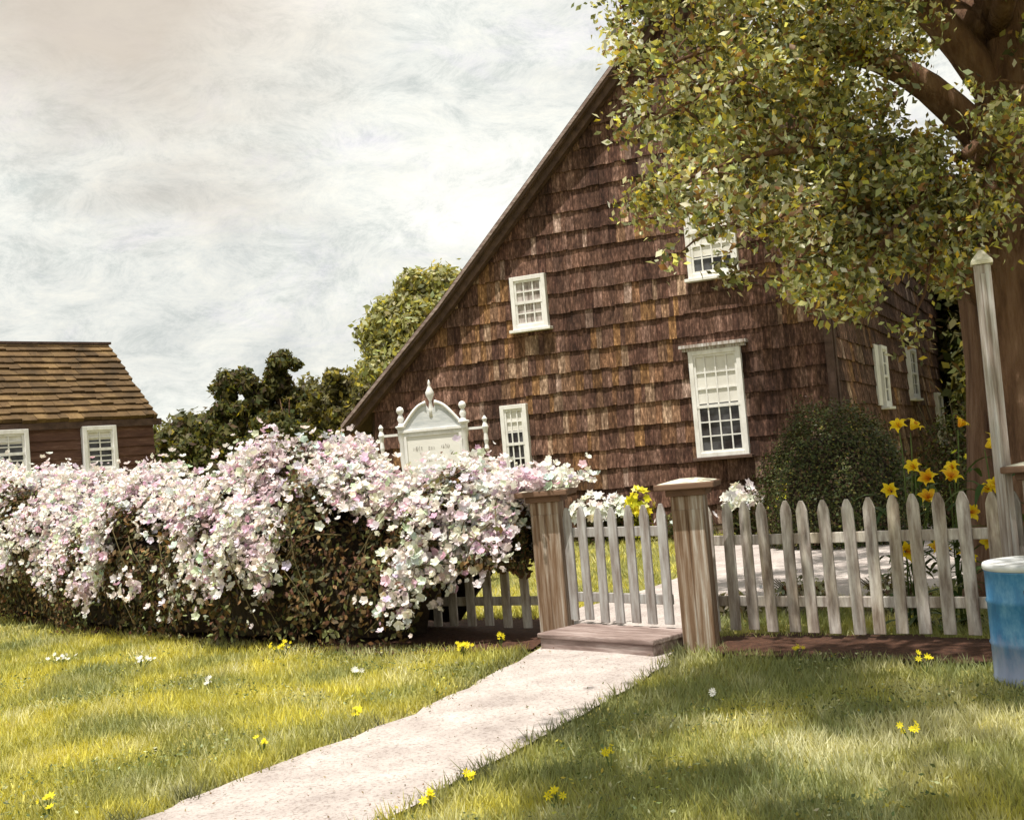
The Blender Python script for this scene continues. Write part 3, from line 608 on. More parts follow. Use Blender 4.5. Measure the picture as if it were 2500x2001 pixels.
for bi in range(6):
    s0, s1 = bounds[bi] * HT, bounds[bi + 1] * HT; Ls_ = s1 - s0
    c0 = hpos(np.array([(s0 + s1) / 2]))[0]
    bush = empty('rose_bush', (c0[0], c0[1], 0), 0, rose_labels[bi], 'rose bush', 'rose bushes of the hedge along the fence')
    off = np.array([c0[0], c0[1], 0])
    # dark twiggy core
    ns, nt_ = max(8, int(Ls_ * 7)), 16; S = np.linspace(s0 - .1, s1 + (.1 if bi < 5 else -.1), ns); TH = np.linspace(.03, math.pi - .03, nt_)
    ss, tt = np.meshgrid(S, TH, indexing='ij'); P, Nn = hsurf(ss.ravel(), tt.ravel(), .80 if bi < 5 else .66); l = lump(P, 2.2, 3.)
    P = P + Nn * (l * .22 - .20 * np.exp(-(tt.ravel() / .25) ** 2))[:, None]; P[:, 2] = np.maximum(P[:, 2], -.02); P[:, 2] *= 1 - .25 * (l > .1)*0
    fs = [(i * nt_ + j, i * nt_ + j + 1, (i + 1) * nt_ + j + 1, (i + 1) * nt_ + j) for i in range(ns - 1) for j in range(nt_ - 1)]
    fs += [tuple(range(nt_))[::-1], tuple((ns - 1) * nt_ + j for j in range(nt_))]
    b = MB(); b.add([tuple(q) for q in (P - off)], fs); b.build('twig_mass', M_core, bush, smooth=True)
    # foliage
    n = int(8200 * Ls_); s = rng.uniform(s0 - .1, s1 + (.1 if bi < 5 else .22), n); th = rng.uniform(.02, 2.4, n) ** 1.08; P, Nn = hsurf(s, th, 1.0)
    l = lump(P, 2.4, 3.); P = P + Nn * (l * .34 - .10 + rng.normal(0, .09, n))[:, None]; P[:, 2] = np.maximum(np.abs(P[:, 2]), .55 * np.clip((P[:, 0] + .75) / .35, 0, 1) * rng.uniform(.9, 1.3, n))
    l5 = lump(P, 4.5, 30.); keep = (rng.random(n) < (.55 + .45 * np.clip(th / .9, 0, 1))) & (l5 > -.32); P = P[keep]
    leaves('foliage', P - off, .034, ROSE_LEAF, M_rose_leaf, bush, Nn[keep], .25)
    # canes reaching out and down
    b = MB()
    for k in range(int(Ls_ * 8)):
        s_ = np.array([rnd.uniform(s0, s1)]); t0 = rnd.uniform(.4, 1.5); sw = rnd.uniform(-.9, .9); te = rnd.uniform(.05, .4); pts = []
        for q in np.linspace(0, 1, 5):
            p_, n_ = hsurf(s_ + (q - .5) * sw, np.array([t0 * (1 - q) + te * q]), 1.0 + .10 * math.sin(q * 3)); pts.append(p_[0] - off)
        b.tube(pts, [.007, .006, .005, .004, .003], 5)
    b.build('canes', M_stem, bush)
    # blossoms, in clusters and hanging sprays
    nc = int(300 * Ls_ + 30); cs = rng.uniform(s0, s1, nc); ct = rng.uniform(.30, 2.0, nc)
    P, Nn = hsurf(cs, ct, 1.0); l = lump(P, 1.7, 9.); l3 = lump(P, 2.4, 3.)
    ok = (rng.random(nc) < np.clip(.52 + (ct - .70) * 1.25 + l * 2.4, .015, .97)); P, Nn, l3 = P[ok], Nn[ok], l3[ok]
    Cs = P + Nn * (l3 * .30 + .0)[:, None]; pts = []; nr = []
    for c_, n_ in zip(Cs, Nn):
        m_ = rnd.randint(7, 28); sp = rnd.uniform(.05, .11)
        q = rng.normal(0, sp, (m_, 3)); q[:, 2] -= np.abs(rng.normal(0, .06, m_)) * (rnd.random() < .45) * 2.2; q = q - n_ * np.minimum(0, q @ n_)[:, None] * .8
        pts.append(c_ + q + n_ * .03); nr.append(np.repeat(n_[None], m_, 0))
    P = np.vstack(pts); Nn = np.vstack(nr)
    if bi == 5:      # blossom heaped over the cap of the gate post
        m_ = 520; q = np.stack([.20 + rng.normal(0, .17, m_), 9.95 + rng.normal(0, .12, m_), 1.245 + np.abs(rng.normal(0, .07, m_))], 1)
        P = np.vstack([P, q]); Nn = np.vstack([Nn, np.repeat([[-.1, -.5, .8]], m_, 0)])
    P = P[P[:, 2] > .18] if bi < 5 else P; Nn = Nn[:len(P)]
    m_ = len(P); col = pick(ROSE_PET, m_, .06)
    # cluster-wide tints
    tint = np.array([mnoise.noise(Vector((p[0] * 3.2, p[1] * 3.2, p[2] * 3.2))) for p in P]); pk = np.clip(tint * 2.2 - .55, 0, .5)[:, None]; col = col * (1 - pk) + np.array([.76, .56, .68]) * pk
    ax = unit(Nn + rng.normal(0, .55, (m_, 3))); u = unit(np.cross(ax, rng.normal(size=(m_, 3)))); v = np.cross(ax, u); R = (.032 * rng.uniform(.45, 1.5, m_))[:, None]
    Q = []; CC = []
    for k in range(5):
        a = 2 * math.pi * k / 5; d = u * math.cos(a) + v * math.sin(a); e = -u * math.sin(a) + v * math.cos(a)
        Q.append(np.stack([P, P + d * R * .7 + e * R * .5 + ax * R * .55, P + d * R * 1.1 + ax * R * .62, P + d * R * .7 - e * R * .5 + ax * R * .25], 1)); CC.append(np.repeat((col * rng.uniform(.93, 1.05, (m_, 1)))[:, None], 4, 1))
    V = np.stack(Q, 1).reshape(-1, 3) - off; C_ = np.clip(np.stack(CC, 1).reshape(-1, 3), 0, .92)
    o = np_mesh('blossoms', V, 4, C_, M_petal, bush); o['kind'] = 'stuff'

# ------------------------------------------------------------------ shrubs and trees beyond
def clump_points(centers, radii, dens, shell=.55):
    pts = []; nn = []
    for c, r in zip(centers, radii):
        n = max(30, int(dens * r * r)); d = unit(rng.normal(size=(n, 3))); rr = r * (shell + (1 - shell) * rng.random((n, 1))) * (1 + .18 * rng.normal(size=(n, 1)))
        pts.append(np.array(c) + d * rr * np.array([1, 1, .85])); nn.append(d)
    return np.vstack(pts), np.vstack(nn)
def far_tree(x, y, h, w, label, pal, name='tree', cat='tree', nclump=26, leaf=.10, dens=900, seed=0, low=.25, mat=None, depth=.8):
    r_ = random.Random(seed); t = empty(name, (x, y, 0), 0, label, cat, 'trees and shrubs beyond the hedge')
    b = MB(); th = h * .62; b.tube([(0, 0, -.05), (w * .03, 0, th * .4), (-w * .02, .05, th * .8), (0, 0, th)], [w * .07 + .03, w * .055 + .02, w * .04 + .01, .015], 8, wob=.2)
    for k in range(6):
        a = r_.uniform(0, 6.28); z = th * r_.uniform(.35, .85); b.tube([(0, 0, z), (math.cos(a) * w * .22, math.sin(a) * w * .2, z + h * .1), (math.cos(a) * w * .40, math.sin(a) * w * .35, z + h * .2)], [w * .022 + .008, w * .014 + .005, .005], 6)
    b.build('trunk', M_bark, t, smooth=True)
    cs = []; rs = []
    nclump = int(nclump * 2.6)
    for k in range(nclump):
        q = (k + r_.random()) / nclump; z = h * (low + (1 - low) * q * .93); ww = w * .5 * math.sqrt(max(.04, 1 - ((q - .36) / .66) ** 2)); a = r_.uniform(0, 6.28); rr = ww * math.sqrt(r_.random())
        r0 = r_.uniform(.10, .22) * w * (1.1 - .45 * q); cs.append((math.cos(a) * rr, math.sin(a) * rr * depth, min(z, h - r0 * .8))); rs.append(r0)
    P, Nn = clump_points(cs, rs, dens); k = P[:, 2] > .03; P, Nn = P[k], Nn[k]
    leaves('crown', P, leaf, pal, mat or M_leaf, t, Nn, .22); return t
DKP = [(.07, .08, .025, 4), (.12, .11, .035, 3), (.16, .15, .05, 1.5), (.30, .25, .03, .35), (.10, .07, .04, 1.5)]
YGP = [(.36, .35, .15, 4), (.27, .27, .10, 3), (.50, .43, .08, 1.6), (.48, .48, .30, 2), (.18, .17, .07, 1.2)]
MDP = [(.12, .11, .04, 3), (.19, .17, .06, 2.5), (.34, .27, .04, 1.0), (.25, .24, .12, 1.2), (.08, .07, .035, 2)]
far_tree(-6.9, 24.2, 2.6, 1.6, 'small dark shrub right against the barn corner', DKP, 'shrub', 'shrub', 18, .075, 2200, 1, .05)
far_tree(-5.95, 24.0, 2.85, 1.5, 'dark shrub with a pointed top, second from the barn corner', DKP, 'shrub', 'shrub', 18, .075, 2200, 2, .05)
far_tree(-5.0, 25.0, 3.0, 2.0, 'low dark shrub below the dark tree clump, third from the barn corner', DKP, 'shrub', 'shrub', 20, .075, 2200, 3, .05)
far_tree(-6.75, 30.0, 4.5, 2.1, 'dark green tree with a rounded top, left one of the dark pair', DKP, 'tree', 'tree', 30, .09, 3200, 4, .05)
far_tree(-5.65, 30.2, 4.9, 1.7, 'dark green tree with a pointed top, right one of the dark pair', DKP, 'tree', 'tree', 30, .09, 3200, 5, .05)
far_tree(-3.95, 27.0, 4.0, 1.9, 'small yellow green tree left of the tall pale tree', MDP, 'tree', 'tree', 26, .085, 1900, 6, .1)
far_tree(-3.1, 26.2, 3.5, 1.8, 'yellowish shrub just left of the low end of the house roof', MDP, 'shrub', 'shrub', 26, .08, 1900, 7, .05)
far_tree(-1.9, 32.0, 6.9, 4.0, 'tall pale yellow green tree rising behind the house roof', YGP, 'tree', 'tree', 90, .10, 1300, 8, .15)
far_tree(-4.9, 33.5, 4.3, 4.6, 'broad olive shrub filling the gap behind the small trees', MDP, 'shrub', 'shrub', 34, .11, 1200, 9, .05)
far_tree(-9.0, 35.0, 3.6, 5.0, 'distant dark shrub glimpsed right behind the barn', DKP, 'shrub', 'shrub', 34, .12, 1000, 10, .05)
far_tree(16.5, 34.0, 9.0, 8.0, 'dark leafy tree behind the tree trunk, beyond the end of the house', DKP, 'tree', 'tree', 60, .17, 620, 12, .05)
far_tree(13.6, 25.0, 9.0, 6.4, 'dense dark tree added to shade the side wall, mostly hidden behind the big trunk', DKP, 'tree', 'tree', 60, .15, 620, 14, .03)  # added tree, put here to keep sky light off the side wall
far_tree(12.3, 42.0, 8.0, 6.0, 'far dark tree just past the back corner of the house', DKP, 'tree', 'tree', 44, .17, 620, 13, .05)

# clipped round bush
rb = empty('round_bush', (4.24, 16.0, 0), 0, 'clipped round dark green bush by the corner of the house', 'bush')
def blob(r, h, n=26, seed=3.):
    b = MB(); vs = []; fs = []
    for i in range(13):
        t = math.pi * .5 * (1 - i / 12); 
        for k in range(n):
            a = 2 * math.pi * k / n; x, y, z = math.cos(a) * math.sin(t + .35) * r, math.sin(a) * math.sin(t + .35) * r, h * (.03 + .97 * math.cos(t))
            q = 1 + .07 * mnoise.noise(Vector((x * 2, y * 2, z * 2 + seed))); vs.append((x * q, y * q, z * q))
    for i in range(12):
        for k in range(n): fs.append((i * n + k, i * n + (k + 1) % n, (i + 1) * n + (k + 1) % n, (i + 1) * n + k))
    fs.append(tuple(12 * n + k for k in range(n))); b.add(vs, fs); return b
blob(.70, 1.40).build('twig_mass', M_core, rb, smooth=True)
n = 34000; d = unit(rng.normal(size=(n, 3)) * [1, 1, 1.0]); d[:, 2] = np.abs(d[:, 2]); hh = np.array([mnoise.noise(Vector((q[0] * 2.5, q[1] * 2.5, q[2] * 2.5))) for q in d])
d2 = d.copy(); d2[:, :2] = unit(d[:, :2]) * (np.linalg.norm(d[:, :2], axis=1, keepdims=True) ** .72); P = d2 * np.array([.92, .84, 1.70]) * (1 + .16 * hh + rng.normal(0, .05, n) + .05 * (rng.random(n) < .06))[:, None]; P[:, :2] *= (1 + .15 * np.clip(1 - np.abs(P[:, 2:3] - .8) / .9, 0, 1))
leaves('foliage', P, .022, [(.045, .06, .016, 4), (.075, .085, .022, 3), (.12, .11, .035, 1.2), (.085, .05, .03, 1.5), (.26, .24, .04, .2)], M_dark_leaf, rb, d, .2)

# foundation planting, flowers along the house
def flower_bush(x, y, w, h, label, pal, nfl, r=.05, zmin=.5, name='flowering_bush', grp=None, leafpal=None, cat='flowering plant'):
    t = empty(name, (x, y, 0), 0, label, cat, grp)
    b = MB()
    for k in range(12):
        a = rnd.uniform(0, 6.28); b.tube([(0, 0, -.02), (math.cos(a) * w * .15, math.sin(a) * w * .15, h * .4), (math.cos(a) * w * .38, math.sin(a) * w * .3, h * rnd.uniform(.7, .95))], [.01, .008, .004], 5)
    b.build('stems', M_stem, t)
    n = int(2200 * w * h + 300); d = unit(rng.normal(size=(n, 3))); d[:, 2] = np.abs(d[:, 2]); P = d * np.array([w * .5, w * .4, h * .9]) * rng.uniform(.35, 1.0, (n, 1))
    leaves('foliage', P, .035, leafpal or [(.04, .05, .015, 3), (.09, .10, .03, 2), (.16, .17, .05, 1), (.09, .05, .03, 2)], M_leaf, t, d, .2)
    if nfl:
        d = unit(rng.normal(size=(nfl * 3, 3))); d[:, 2] = np.abs(d[:, 2]); d = d[d[:, 1] < .35][:nfl]; m_ = len(d)
        P = d * np.array([w * .5, w * .42, h]); P[:, 2] = np.maximum(P[:, 2], h * zmin + rng.random(m_) * h * .3); col = pick(pal, m_, .06)
        ax = unit(d + rng.normal(0, .4, (m_, 3)) + [0, -.3, 0]); u = unit(np.cross(ax, rng.normal(size=(m_, 3)))); v = np.cross(ax, u); R = (r * rng.uniform(.7, 1.3, m_))[:, None]; Q = []
        for k in range(6):
            a = 2 * math.pi * k / 6; dd = u * math.cos(a) + v * math.sin(a); e = -u * math.sin(a) + v * math.cos(a)
            Q.append(np.stack([P, P + dd * R * .6 + e * R * .4 + ax * R * .3, P + dd * R * 1.2 + ax * R * .35, P + dd * R * .6 - e * R * .4 + ax * R * .3], 1))
        V = np.stack(Q, 1).reshape(-1, 3); o = np_mesh('blossoms', V, 4, np.repeat(col, 24, 0), M_petal, t); o['kind'] = 'stuff'
    return t
WH = [(.84, .83, .78, 5), (.80, .80, .62, 1.5), (.74, .78, .74, 1)]; YE = [(.78, .66, .03, 4), (.55, .55, .03, 2), (.80, .72, .25, 1)]
hg = 'flower bushes along the foot of the house wall'
flower_bush(1.20, 19.75, .75, .80, 'white flowering bush seen over the gate, nearest the left gate post', WH, 70, .07, grp=hg)
flower_bush(1.55, 19.55, .45, .74, 'small white flowering bush seen over the middle of the gate', WH, 40, .07, grp=hg)
flower_bush(1.92, 19.35, .42, .86, 'bright yellow flowering bush seen over the gate', YE, 36, .07, grp=hg, leafpal=[(.20, .22, .02, 2), (.35, .34, .03, 2), (.07, .09, .02, 1)])
flower_bush(3.42, 18.45, .60, .84, 'white flowering bush just right of the right gate post', WH, 60, .07, grp=hg)
flower_bush(3.86, 17.6, .30, .78, 'small yellow flowering bush at the left foot of the round bush', YE, 18, .06, grp=hg)
flower_bush(2.6, 19.1, 1.0, .55, 'low dark leafy bush below the big window, behind the right gate post', WH, 4, .05, name='low_bush', grp=hg, cat='bush')
flower_bush(.35, 20.2, 1.2, .55, 'low dark leafy bush at the wall behind the left gate post', WH, 4, .05, name='low_bush', grp=hg, cat='bush')
flower_bush(5.9, 15.7, 1.5, 1.15, 'dark leafy bush right of the round bush, behind the yellow lilies', YE, 8, .05, name='low_bush', grp=hg, cat='bush')
for k, (x, y, w, h, lb) in enumerate([(2.35, 10.35, .7, .32, 'low greyish ground plant behind the fence, left of the lilies'), (2.95, 9.75, .7, .36, 'low greyish ground plant behind the fence below the lilies'), (1.75, 10.3, .5, .24, 'low greyish ground plant behind the first pickets right of the gate')]):
    flower_bush(x, y, w, h, lb, WH, 5, .02, name='ground_plant', grp='ground plants behind the fence', leafpal=[(.30, .28, .20, 2), (.40, .38, .28, 2), (.16, .15, .08, 1), (.20, .12, .08, 1)], cat='plant')

flower_bush(6.5, 17.6, 1.6, 2.0, 'tall dark leafy bush added for the deep shade at the side wall, between the round bush and the tall post', YE, 0, name='low_bush', grp=hg, cat='bush')  # added bush, its dark leaves stand in for deep shade there
# ------------------------------------------------------------------ yellow lilies behind the fence
M_lily = leaf_mat('lily_petal', .35, .5)
def lily_head(seed, orange=.4):
    r_ = random.Random(seed); b = MB()
    for k in range(6):
        a = 2 * math.pi * k / 6 + r_.uniform(-.12, .12); L_ = .058 * r_.uniform(.85, 1.15); wd = .017 * (1.15 if k % 2 else .9); rows = []
        for i in range(6):
            t = i / 5; rr = .006 + L_ * (t ** 1.25) * (1 if t < .8 else .98); z = .055 * math.sin(t * 1.75) - .018 * max(0, t - .75) * 4; w = wd * math.sin(min(1, t * 1.05 + .08) * math.pi) ** .7 + .001
            for s in (-1, 0, 1):
                ca, sa = math.cos(a), math.sin(a); x = rr; y = s * w; rows.append((x * ca - y * sa, x * sa + y * ca, z + abs(s) * .006 * (1 - t)))
        oc = (.72, .22, .01) if r_.random() < orange else (.80, .60, .02)
        b0 = len(b.v)
        fs = [(i * 3 + j, i * 3 + j + 1, (i + 1) * 3 + j + 1, (i + 1) * 3 + j) for i in range(5) for j in (0, 1)]
        b.add(rows, fs)
        for i in range(6):
            for j in range(3):
                t = i / 5; mixv = 1 - t if j == 1 else (1 - t) * .4
                b.c[b0 + i * 3 + j] = tuple(oc[q] * mixv + (.86, .66, .03)[q] * (1 - mixv) for q in range(3))
    for k in range(4):
        a = k * 1.6; b.tube([(0, 0, .01), (.01 * math.cos(a), .01 * math.sin(a), .055)], [.0015, .0025], 4, col=(.65, .25, .02))
    return b
heads = {}
def lily_plant(x, y, label, fl, seed):
    p = empty('daylily', (x, y, 0), 0, label, 'lily plant', 'yellow lilies behind the fence'); r_ = random.Random(seed)
    b = MB()
    for (fx, fy, fz) in fl: b.tube([(r_.uniform(-.05, .05), r_.uniform(-.04, .04), 0), ((fx - x) * .35, (fy - y) * .3, fz * .5), ((fx - x) * .85, (fy - y) * .9, fz * .88), (fx - x, fy - y + .02, fz - .02)], [.007, .006, .005, .004], 6)
    b.build('stems', M_green_stem, p, smooth=True)
    b = MB()
    for k in range(46):                                     # broad arching leaves
        a = r_.uniform(0, 6.28); z0 = r_.choice([0, r_.uniform(.2, .6), r_.uniform(.5, 1.1)]); L_ = r_.uniform(.14, .34); w = r_.uniform(.018, .036); c = r_.choice([(.045, .085, .025), (.07, .11, .03), (.11, .15, .045), (.16, .18, .07)]); rows = []
        ox, oy = r_.uniform(-.16, .16), r_.uniform(-.08, .08); rise = r_.uniform(.2, .9)
        for i in range(6):
            t = i / 5; rr = L_ * t; z = z0 + L_ * (rise * t * 1.4 - 1.1 * t * t * .8); ww = w * math.sin(math.pi * min(.98, t * .85 + .12))
            for s in (-1, 0, 1):
                rows.append((ox + rr * math.cos(a) - s * ww * math.sin(a), oy + rr * math.sin(a) * .6 + s * ww * math.cos(a), max(.01, z + (.006 if s else 0))))
        b.add(rows, [(i * 3 + j, i * 3 + j + 1, (i + 1) * 3 + j + 1, (i + 1) * 3 + j) for i in range(5) for j in (0, 1)], c)
    b.build('leaves', M_dark_leaf, p, smooth=True)
    for i, (fx, fy, fz) in enumerate(fl):
        k = r_.randrange(5)
        if k not in heads: o = lily_head(k, .5 if k % 2 else .15).build('flower', M_lily, p, smooth=True); heads[k] = o
        else: o = heads[k].copy(); COL.objects.link(o); o.parent = p
        o.location = (fx - x, fy - y, fz); o.rotation_euler = (rad(r_.uniform(35, 85)), rad(r_.uniform(-25, 25)), rad(r_.uniform(-60, 60))); s = r_.uniform(.95, 1.45); o.scale = (s, s, s)
lily_plant(2.86, 8.95, 'leftmost clump of yellow lilies behind the fence with two tall blooms', [(2.90, 8.80, 1.46), (2.89, 8.75, 1.17), (2.99, 8.75, 1.09), (2.73, 8.85, 1.02), (2.97, 8.76, .93), (2.77, 8.80, .58), (2.82, 8.8, 1.60 - .12)], 3)
lily_plant(3.14, 8.85, 'middle clump of yellow lilies behind the fence, one bloom high by the post', [(3.23, 8.75, 1.45), (3.17, 8.75, 1.14), (3.11, 8.7, 1.07), (3.21, 8.7, .83), (2.99, 8.72, .56), (3.17, 8.72, .48)], 5)
lily_plant(3.42, 8.72, 'rightmost clump of orange yellow lilies behind the fence, beside the barrel', [(3.41, 8.75, 1.29), (3.40, 8.7, .96), (3.40, 8.62, .83), (3.38, 8.7, .61), (3.44, 8.7, 1.0)], 8)

# ------------------------------------------------------------------ yellow and white wildflowers in the lawn
def wildflower(x, y, h, s, label, white=False, n=4):
    r_ = random.Random(int(x * 100 + y * 1000)); p = empty('wildflower', (x, y, 0), 0, label, 'wildflower', 'wildflowers in the lawn'); st = MB(); c = (.84, .83, .76) if white else (.80, .68, .02)
    for k in range(n):
        a = r_.uniform(0, 6.28); hx, hy, hz = math.cos(a) * s * r_.random(), math.sin(a) * s * r_.random(), h * r_.uniform(.55, 1)
        st.tube([(0, 0, -.01), (hx * .6, hy * .6, hz * .6), (hx, hy, hz)], [.003, .0025, .002], 5)
        Mx = Matrix.Translation((hx, hy, hz)) @ Euler((r_.uniform(.2, 1.3), r_.uniform(-.5, .5), r_.uniform(-.8, .8))).to_matrix().to_4x4(); R = r_.uniform(.013, .023); fl = MB()
        for q in range(7):
            a = 6.283 * q / 7; vs = [Mx @ Vector(v) for v in ((0, 0, 0), (math.cos(a - .35) * R * .7, math.sin(a - .35) * R * .7, .003), (math.cos(a) * R * 1.2, math.sin(a) * R * 1.2, .006), (math.cos(a + .35) * R * .7, math.sin(a + .35) * R * .7, .003))]
            fl.add(vs, [(0, 1, 2, 3)], c)
        fl.build('bloom', M_petal, p)
    st.build('stems', M_green_stem, p)
WF = [(-.55, 10.0 - .55, .10, .10, 'yellow wildflowers at the hedge foot, left of the gate post', 0), (-.25, 9.6, .13, .05, 'two tall yellow wildflowers in front of the shaded fence', 0),
      (-1.52, 6.65, .10, .05, 'yellow wildflowers on the left lawn edge halfway down the path', 0), (-1.10, 7.3, .08, .05, 'yellow wildflowers on the left lawn edge nearer the gate', 0), (-2.35, 5.75, .09, .05, 'yellow wildflowers at the lower left path edge', 0),
      (-.50, 4.95 + .35, .09, .04, 'yellow wildflowers lowest on the right path edge', 0), (-.34, 5.55, .10, .03, 'yellow wildflowers second from the bottom on the right path edge', 0), (.32, 5.7, .13, .05, 'tall leaning yellow wildflower on the right lawn', 0),
      (.05, 5.2, .08, .05, 'yellow wildflower tuft low on the right lawn near the path', 0), (1.02, 7.0, .07, .02, 'pale single wildflower on the right lawn', 1), (1.75, 8.05, .10, .05, 'yellow wildflowers beside the mulch bed', 0), (2.35, 7.3, .13, .06, 'tall yellow wildflowers left of the barrel', 0),
      (2.85, 6.2, .10, .12, 'broad patch of yellow wildflowers in front of the barrel', 0), (1.75, 5.75, .10, .07, 'yellow wildflowers in the middle of the right lawn', 0), (-2.4, 8.9, .08, .07, 'white wildflowers on the left lawn under the hedge', 1),
      (-4.2, 10.8, .10, .18, 'white wildflowers at the far left of the lawn', 1), (-3.3, 10.2, .10, .12, 'white wildflowers on the left lawn below the bare hedge foot', 1), (-1.3, 8.8, .08, .08, 'white wildflowers on the left lawn in the middle', 1), (-2.1, 10.3 - .1, .13, .14, 'golden wildflowers along the foot of the hedge', 0)]
for w in WF: wildflower(*w[:5], white=bool(w[5]), n=5 if w[3] < .1 else 12)

# ------------------------------------------------------------------ the big tree on the right
tree = empty('shade_tree', (4.16, 9.85, 0), 0, 'large leafy tree with thick brown trunk at the right, branches hanging over the house', 'tree')
O = np.array([4.16, 9.85, 0]); F_ = np.array([4.24, 9.8, 3.2])
b = MB(); b.tube([(0, 0, -.1), (-.0, 0, .25), (.02, 0, 1.0), (.05, -.02, 1.9), (.08, -.03, 2.6), (.14, 0, 3.2), (.3, .05, 4.4), (.5, .1, 5.8), (.8, .2, 7.5)], [.66, .54, .48, .46, .47, .40, .32, .26, .16], 22, wob=.10)
b.tube([(-.15, -.1, 2.3), (-.38, -.2, 2.72), (-.46, -.25, 2.80)], [.16, .12, .09], 10, wob=.1)
b.build('trunk', M_bark, tree, smooth=True)
TIPS = [(1.20, 10.0, 5.2), (1.32, 9.5, 4.45), (1.25, 9.0, 3.95), (1.45, 8.8, 3.45), (1.60, 8.5, 3.0), (2.0, 9.0, 3.05), (2.25, 8.8, 2.55), (2.62, 9.2, 2.5), (3.05, 9.5, 2.8), (3.5, 9.8, 2.7), (3.4, 10, 3.5), (2.5, 9.0, 3.6), (2.1, 9.5, 4.1), (1.85, 10, 4.8),
        (1.6, 10.5, 6.0), (2.6, 9.5, 6.2), (3.4, 10.5, 7.2), (4.6, 9, 7.6), (5.4, 10, 6.8), (5.2, 8, 5.2), (2.4, 6.8, 6.0), (1.2, 6.6, 6.2), (3.6, 6.0, 6.0), (2.2, 4.8, 6.6), (3.6, 4.4, 6.2), (1.3, 3.6, 6.6), (2.8, 3.0, 6.4), (.6, 5.0, 6.6), (4.8, 5.4, 5.8), (4.4, 3.4, 6.0), (.9, 8.2, 6.4), (1.75, 8.3, 2.92), (2.0, 8.5, 2.62), (2.35, 8.4, 2.32), (3.1, 8.8, 2.45), (3.35, 8.9, 2.75), (2.9, 9.2, 3.2), (6.2, 8.6, 6.0), (5.6, 6.6, 6.4), (1.35, 9.6, 5.3), (1.5, 9.8, 5.9), (4.6, 14.5, 8.0), (6.4, 15.5, 8.2), (5.2, 16.8, 8.6), (3.6, 14.0, 7.6), (7.6, 13.5, 7.4)]
cs = []; rs = []; b = MB()
def bez(a, m, c, n): return [(1 - q) ** 2 * a + 2 * q * (1 - q) * m + q * q * c for q in np.linspace(0, 1, n)]
BOUGHS = []
for st, m, e, r0 in (((4.22, 9.8, 2.75), (3.7, 9.5, 3.5), (2.95, 9.25, 3.55), .15), ((4.28, 9.8, 3.35), (3.6, 9.6, 4.6), (2.5, 9.5, 4.55), .17), ((4.34, 9.85, 3.9), (3.6, 9.9, 5.6), (2.4, 9.9, 5.7), .16), ((4.3, 9.7, 3.2), (4.1, 9.3, 3.9), (3.6, 9.1, 3.5), .11)):
    pts = bez(np.array(st), np.array(m), np.array(e), 10); BOUGHS.append(pts); b.tube([p - O for p in pts], list(np.linspace(r0, r0 * .38, 10)), 10, wob=.12)
for i, t in enumerate(TIPS):
    t = np.array(t); st = F_ + np.array([rnd.uniform(-.08, .08), rnd.uniform(-.08, .08), rnd.uniform(-.4, 1.4) if t[2] < 4.6 else rnd.uniform(1, 3.2)])
    low = t[2] < 6.1 and 7.9 < t[1] < 12
    if low: bo = min(BOUGHS, key=lambda bb: np.linalg.norm(bb[-1] - t)); st = bo[rnd.choice((5, 6, 7, 8, 9))]
    mid = (st + t) / 2 + np.array([0, 0, (.15 if low else .45) + .06 * np.linalg.norm(t - st)]) + rng.normal(0, .12, 3)
    pts = [(1 - q) ** 2 * st + 2 * q * (1 - q) * mid + q * q * t for q in np.linspace(0, 1, 9)]
    L_ = np.linalg.norm(t - st); b.tube([p - O for p in pts], list(np.interp(np.linspace(0, 1, 9), [0, 1], [.022 + .014 * L_, .008])), 8, wob=.15)
    vis = 7.9 < t[1] < 12
    for q in np.linspace(.2 if low else .45, 1.0, 8 if vis else 6):
        for r_ in range(2):
            p = (1 - q) ** 2 * st + 2 * q * (1 - q) * mid + q * q * t
            j = p + rng.normal(0, .20 if vis else .42, 3) * [1, 1, .7]; cs.append(j - O); rs.append(rnd.uniform(.13, .30) if vis else rnd.uniform(.35, .6))
            if rnd.random() < .7: b.tube([p - O, (p + j) / 2 - O + [0, 0, .04], j - O], [.012, .008, .004], 5)
b.build('limbs', M_bark, tree, smooth=True)
# body of the crown: patches filling the space between the limbs
XL9 = [.9, 1.15, 1.45, 1.75, 2.1, 2.5, 3.0, 3.5, 4.2, 6.5]; ZL9 = [4.75, 4.1, 3.5, 3.45, 3.15, 3.05, 3.3, 3.25, 3.5, 4.0]
k = 0
while k < 290:
    x, y, z = rnd.uniform(1.1, 5.4), rnd.uniform(8.6, 11.6), rnd.uniform(2.4, 7.2)
    if z < np.interp(x, XL9, ZL9) + .15: continue
    if x < 1.1 + .0 * z: continue
    g = mnoise.noise(Vector((x * .9, y * .9, z * 1.1)))
    if g < .02 - .10 * (z > 4.6): continue
    if rnd.random() < (x - 2.4) * .32: continue
    cs.append(np.array((x, y, z)) - O); rs.append(rnd.uniform(.14, .34)); k += 1
k = 0
while k < 210:                                             # unseen crown patches over lawn and viewer, placed to shade the right lawn
    x, y, z = rnd.uniform(-.8, 5.2), rnd.uniform(1.4, 6.4), rnd.uniform(5.2, 7.2)
    if x + .85 < -.42 + (y + 1.7 - 5.78) * .52 + .25 or math.hypot((x - 1.0) * .75, y - 4.2) < 1.05: continue  # shadow kept off the path, gap left for the sun patch
    if mnoise.noise(Vector((x * .7, y * .7, 5.))) < -.22: continue
    cs.append(np.array((x, y, z)) - O); rs.append(rnd.uniform(.30, .55)); k += 1
k = 0
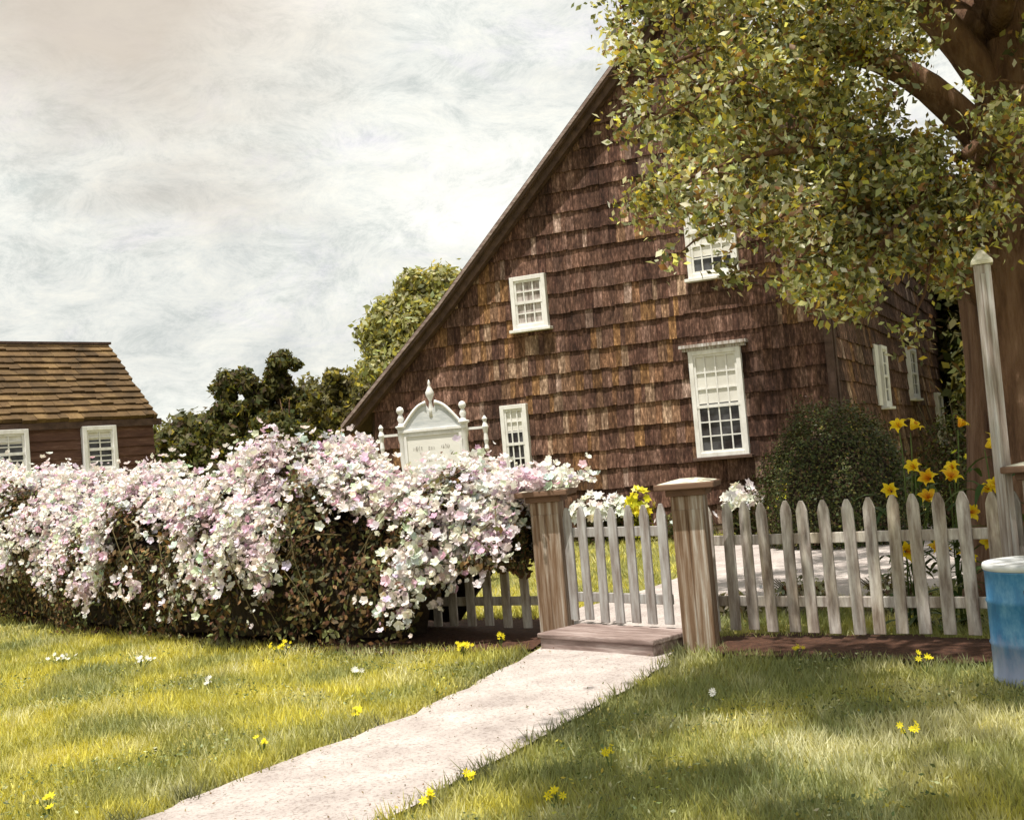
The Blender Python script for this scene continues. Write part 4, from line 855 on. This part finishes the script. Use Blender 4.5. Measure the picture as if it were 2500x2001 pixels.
while k < 150:                                             # back of the crown, stretched over the house to shade the wall
    x, y, z = rnd.uniform(2.2, 8.8), rnd.uniform(11.4, 18.2), rnd.uniform(5.6, 9.6)
    if z < 3.0 + .27 * y - .12 * (x - 3) or (y > 17 and x < 4 and z < 9.2): continue
    if mnoise.noise(Vector((x * .6, y * .6, z * .5))) < -.16: continue
    if x / y < .17 + .02 * rnd.random(): continue
    cs.append(np.array((x, y, z)) - O); rs.append(rnd.uniform(.34, .62)); k += 1
k = 0
while k < 120:  # extra crown patches, added to darken the right of the wall
    x, y, z = rnd.uniform(3.2, 8.4), rnd.uniform(15.2, 18.3), rnd.uniform(6.6, 9.4)
    if z < 3.4 + .27 * y - .12 * (x - 3) or x / y < .2 or (y - 18.3) > -.46 * (x - 5) - .6 and x < 5.4: continue
    cs.append(np.array((x, y, z)) - O); rs.append(rnd.uniform(.4, .62)); k += 1
cs = np.array(cs); rs = np.array(rs); W_ = cs + O; kk_ = ~((W_[:, 0] < 1.12) & (W_[:, 1] > 7) & (W_[:, 1] < 12) & (W_[:, 2] < 5.6)); cs, rs = cs[kk_], rs[kk_]
near = ((cs[:, 1] + O[1]) > 8.0 - 1.0 * (cs[:, 2] < 4.9)) & ((cs[:, 1] + O[1]) < 11.9)
CP = [(.19, .20, .085, 3.6), (.30, .30, .12, 3), (.54, .48, .12, 2.6), (.36, .39, .28, 4), (.70, .68, .50, 3.2), (.24, .14, .07, 2.4), (.075, .08, .04, 2.4), (.52, .38, .05, .7)]
P, Nn = clump_points(cs[near], rs[near], 1500, .25); P1 = P
P2, N2 = clump_points(cs[~near], rs[~near], 560, .3)
V = np.vstack([leaf_quads(P1, .037, Nn * .6), leaf_quads(P2, .075, N2 * .6)]); tint = np.array([mnoise.noise(Vector((q[0] * 2.2, q[1] * 2.2, q[2] * 2.2))) for q in P1])
c1 = pick(CP, len(P1), .2); c1 = np.clip(c1 * (1.15 + tint * .9)[:, None], .01, .8); c2 = pick(CP, len(P2), .2)
np_mesh('crown', V, 4, np.repeat(np.vstack([c1, c2]), 4, 0), M_leaf, tree)
print('leaves', len(P1), len(P2))
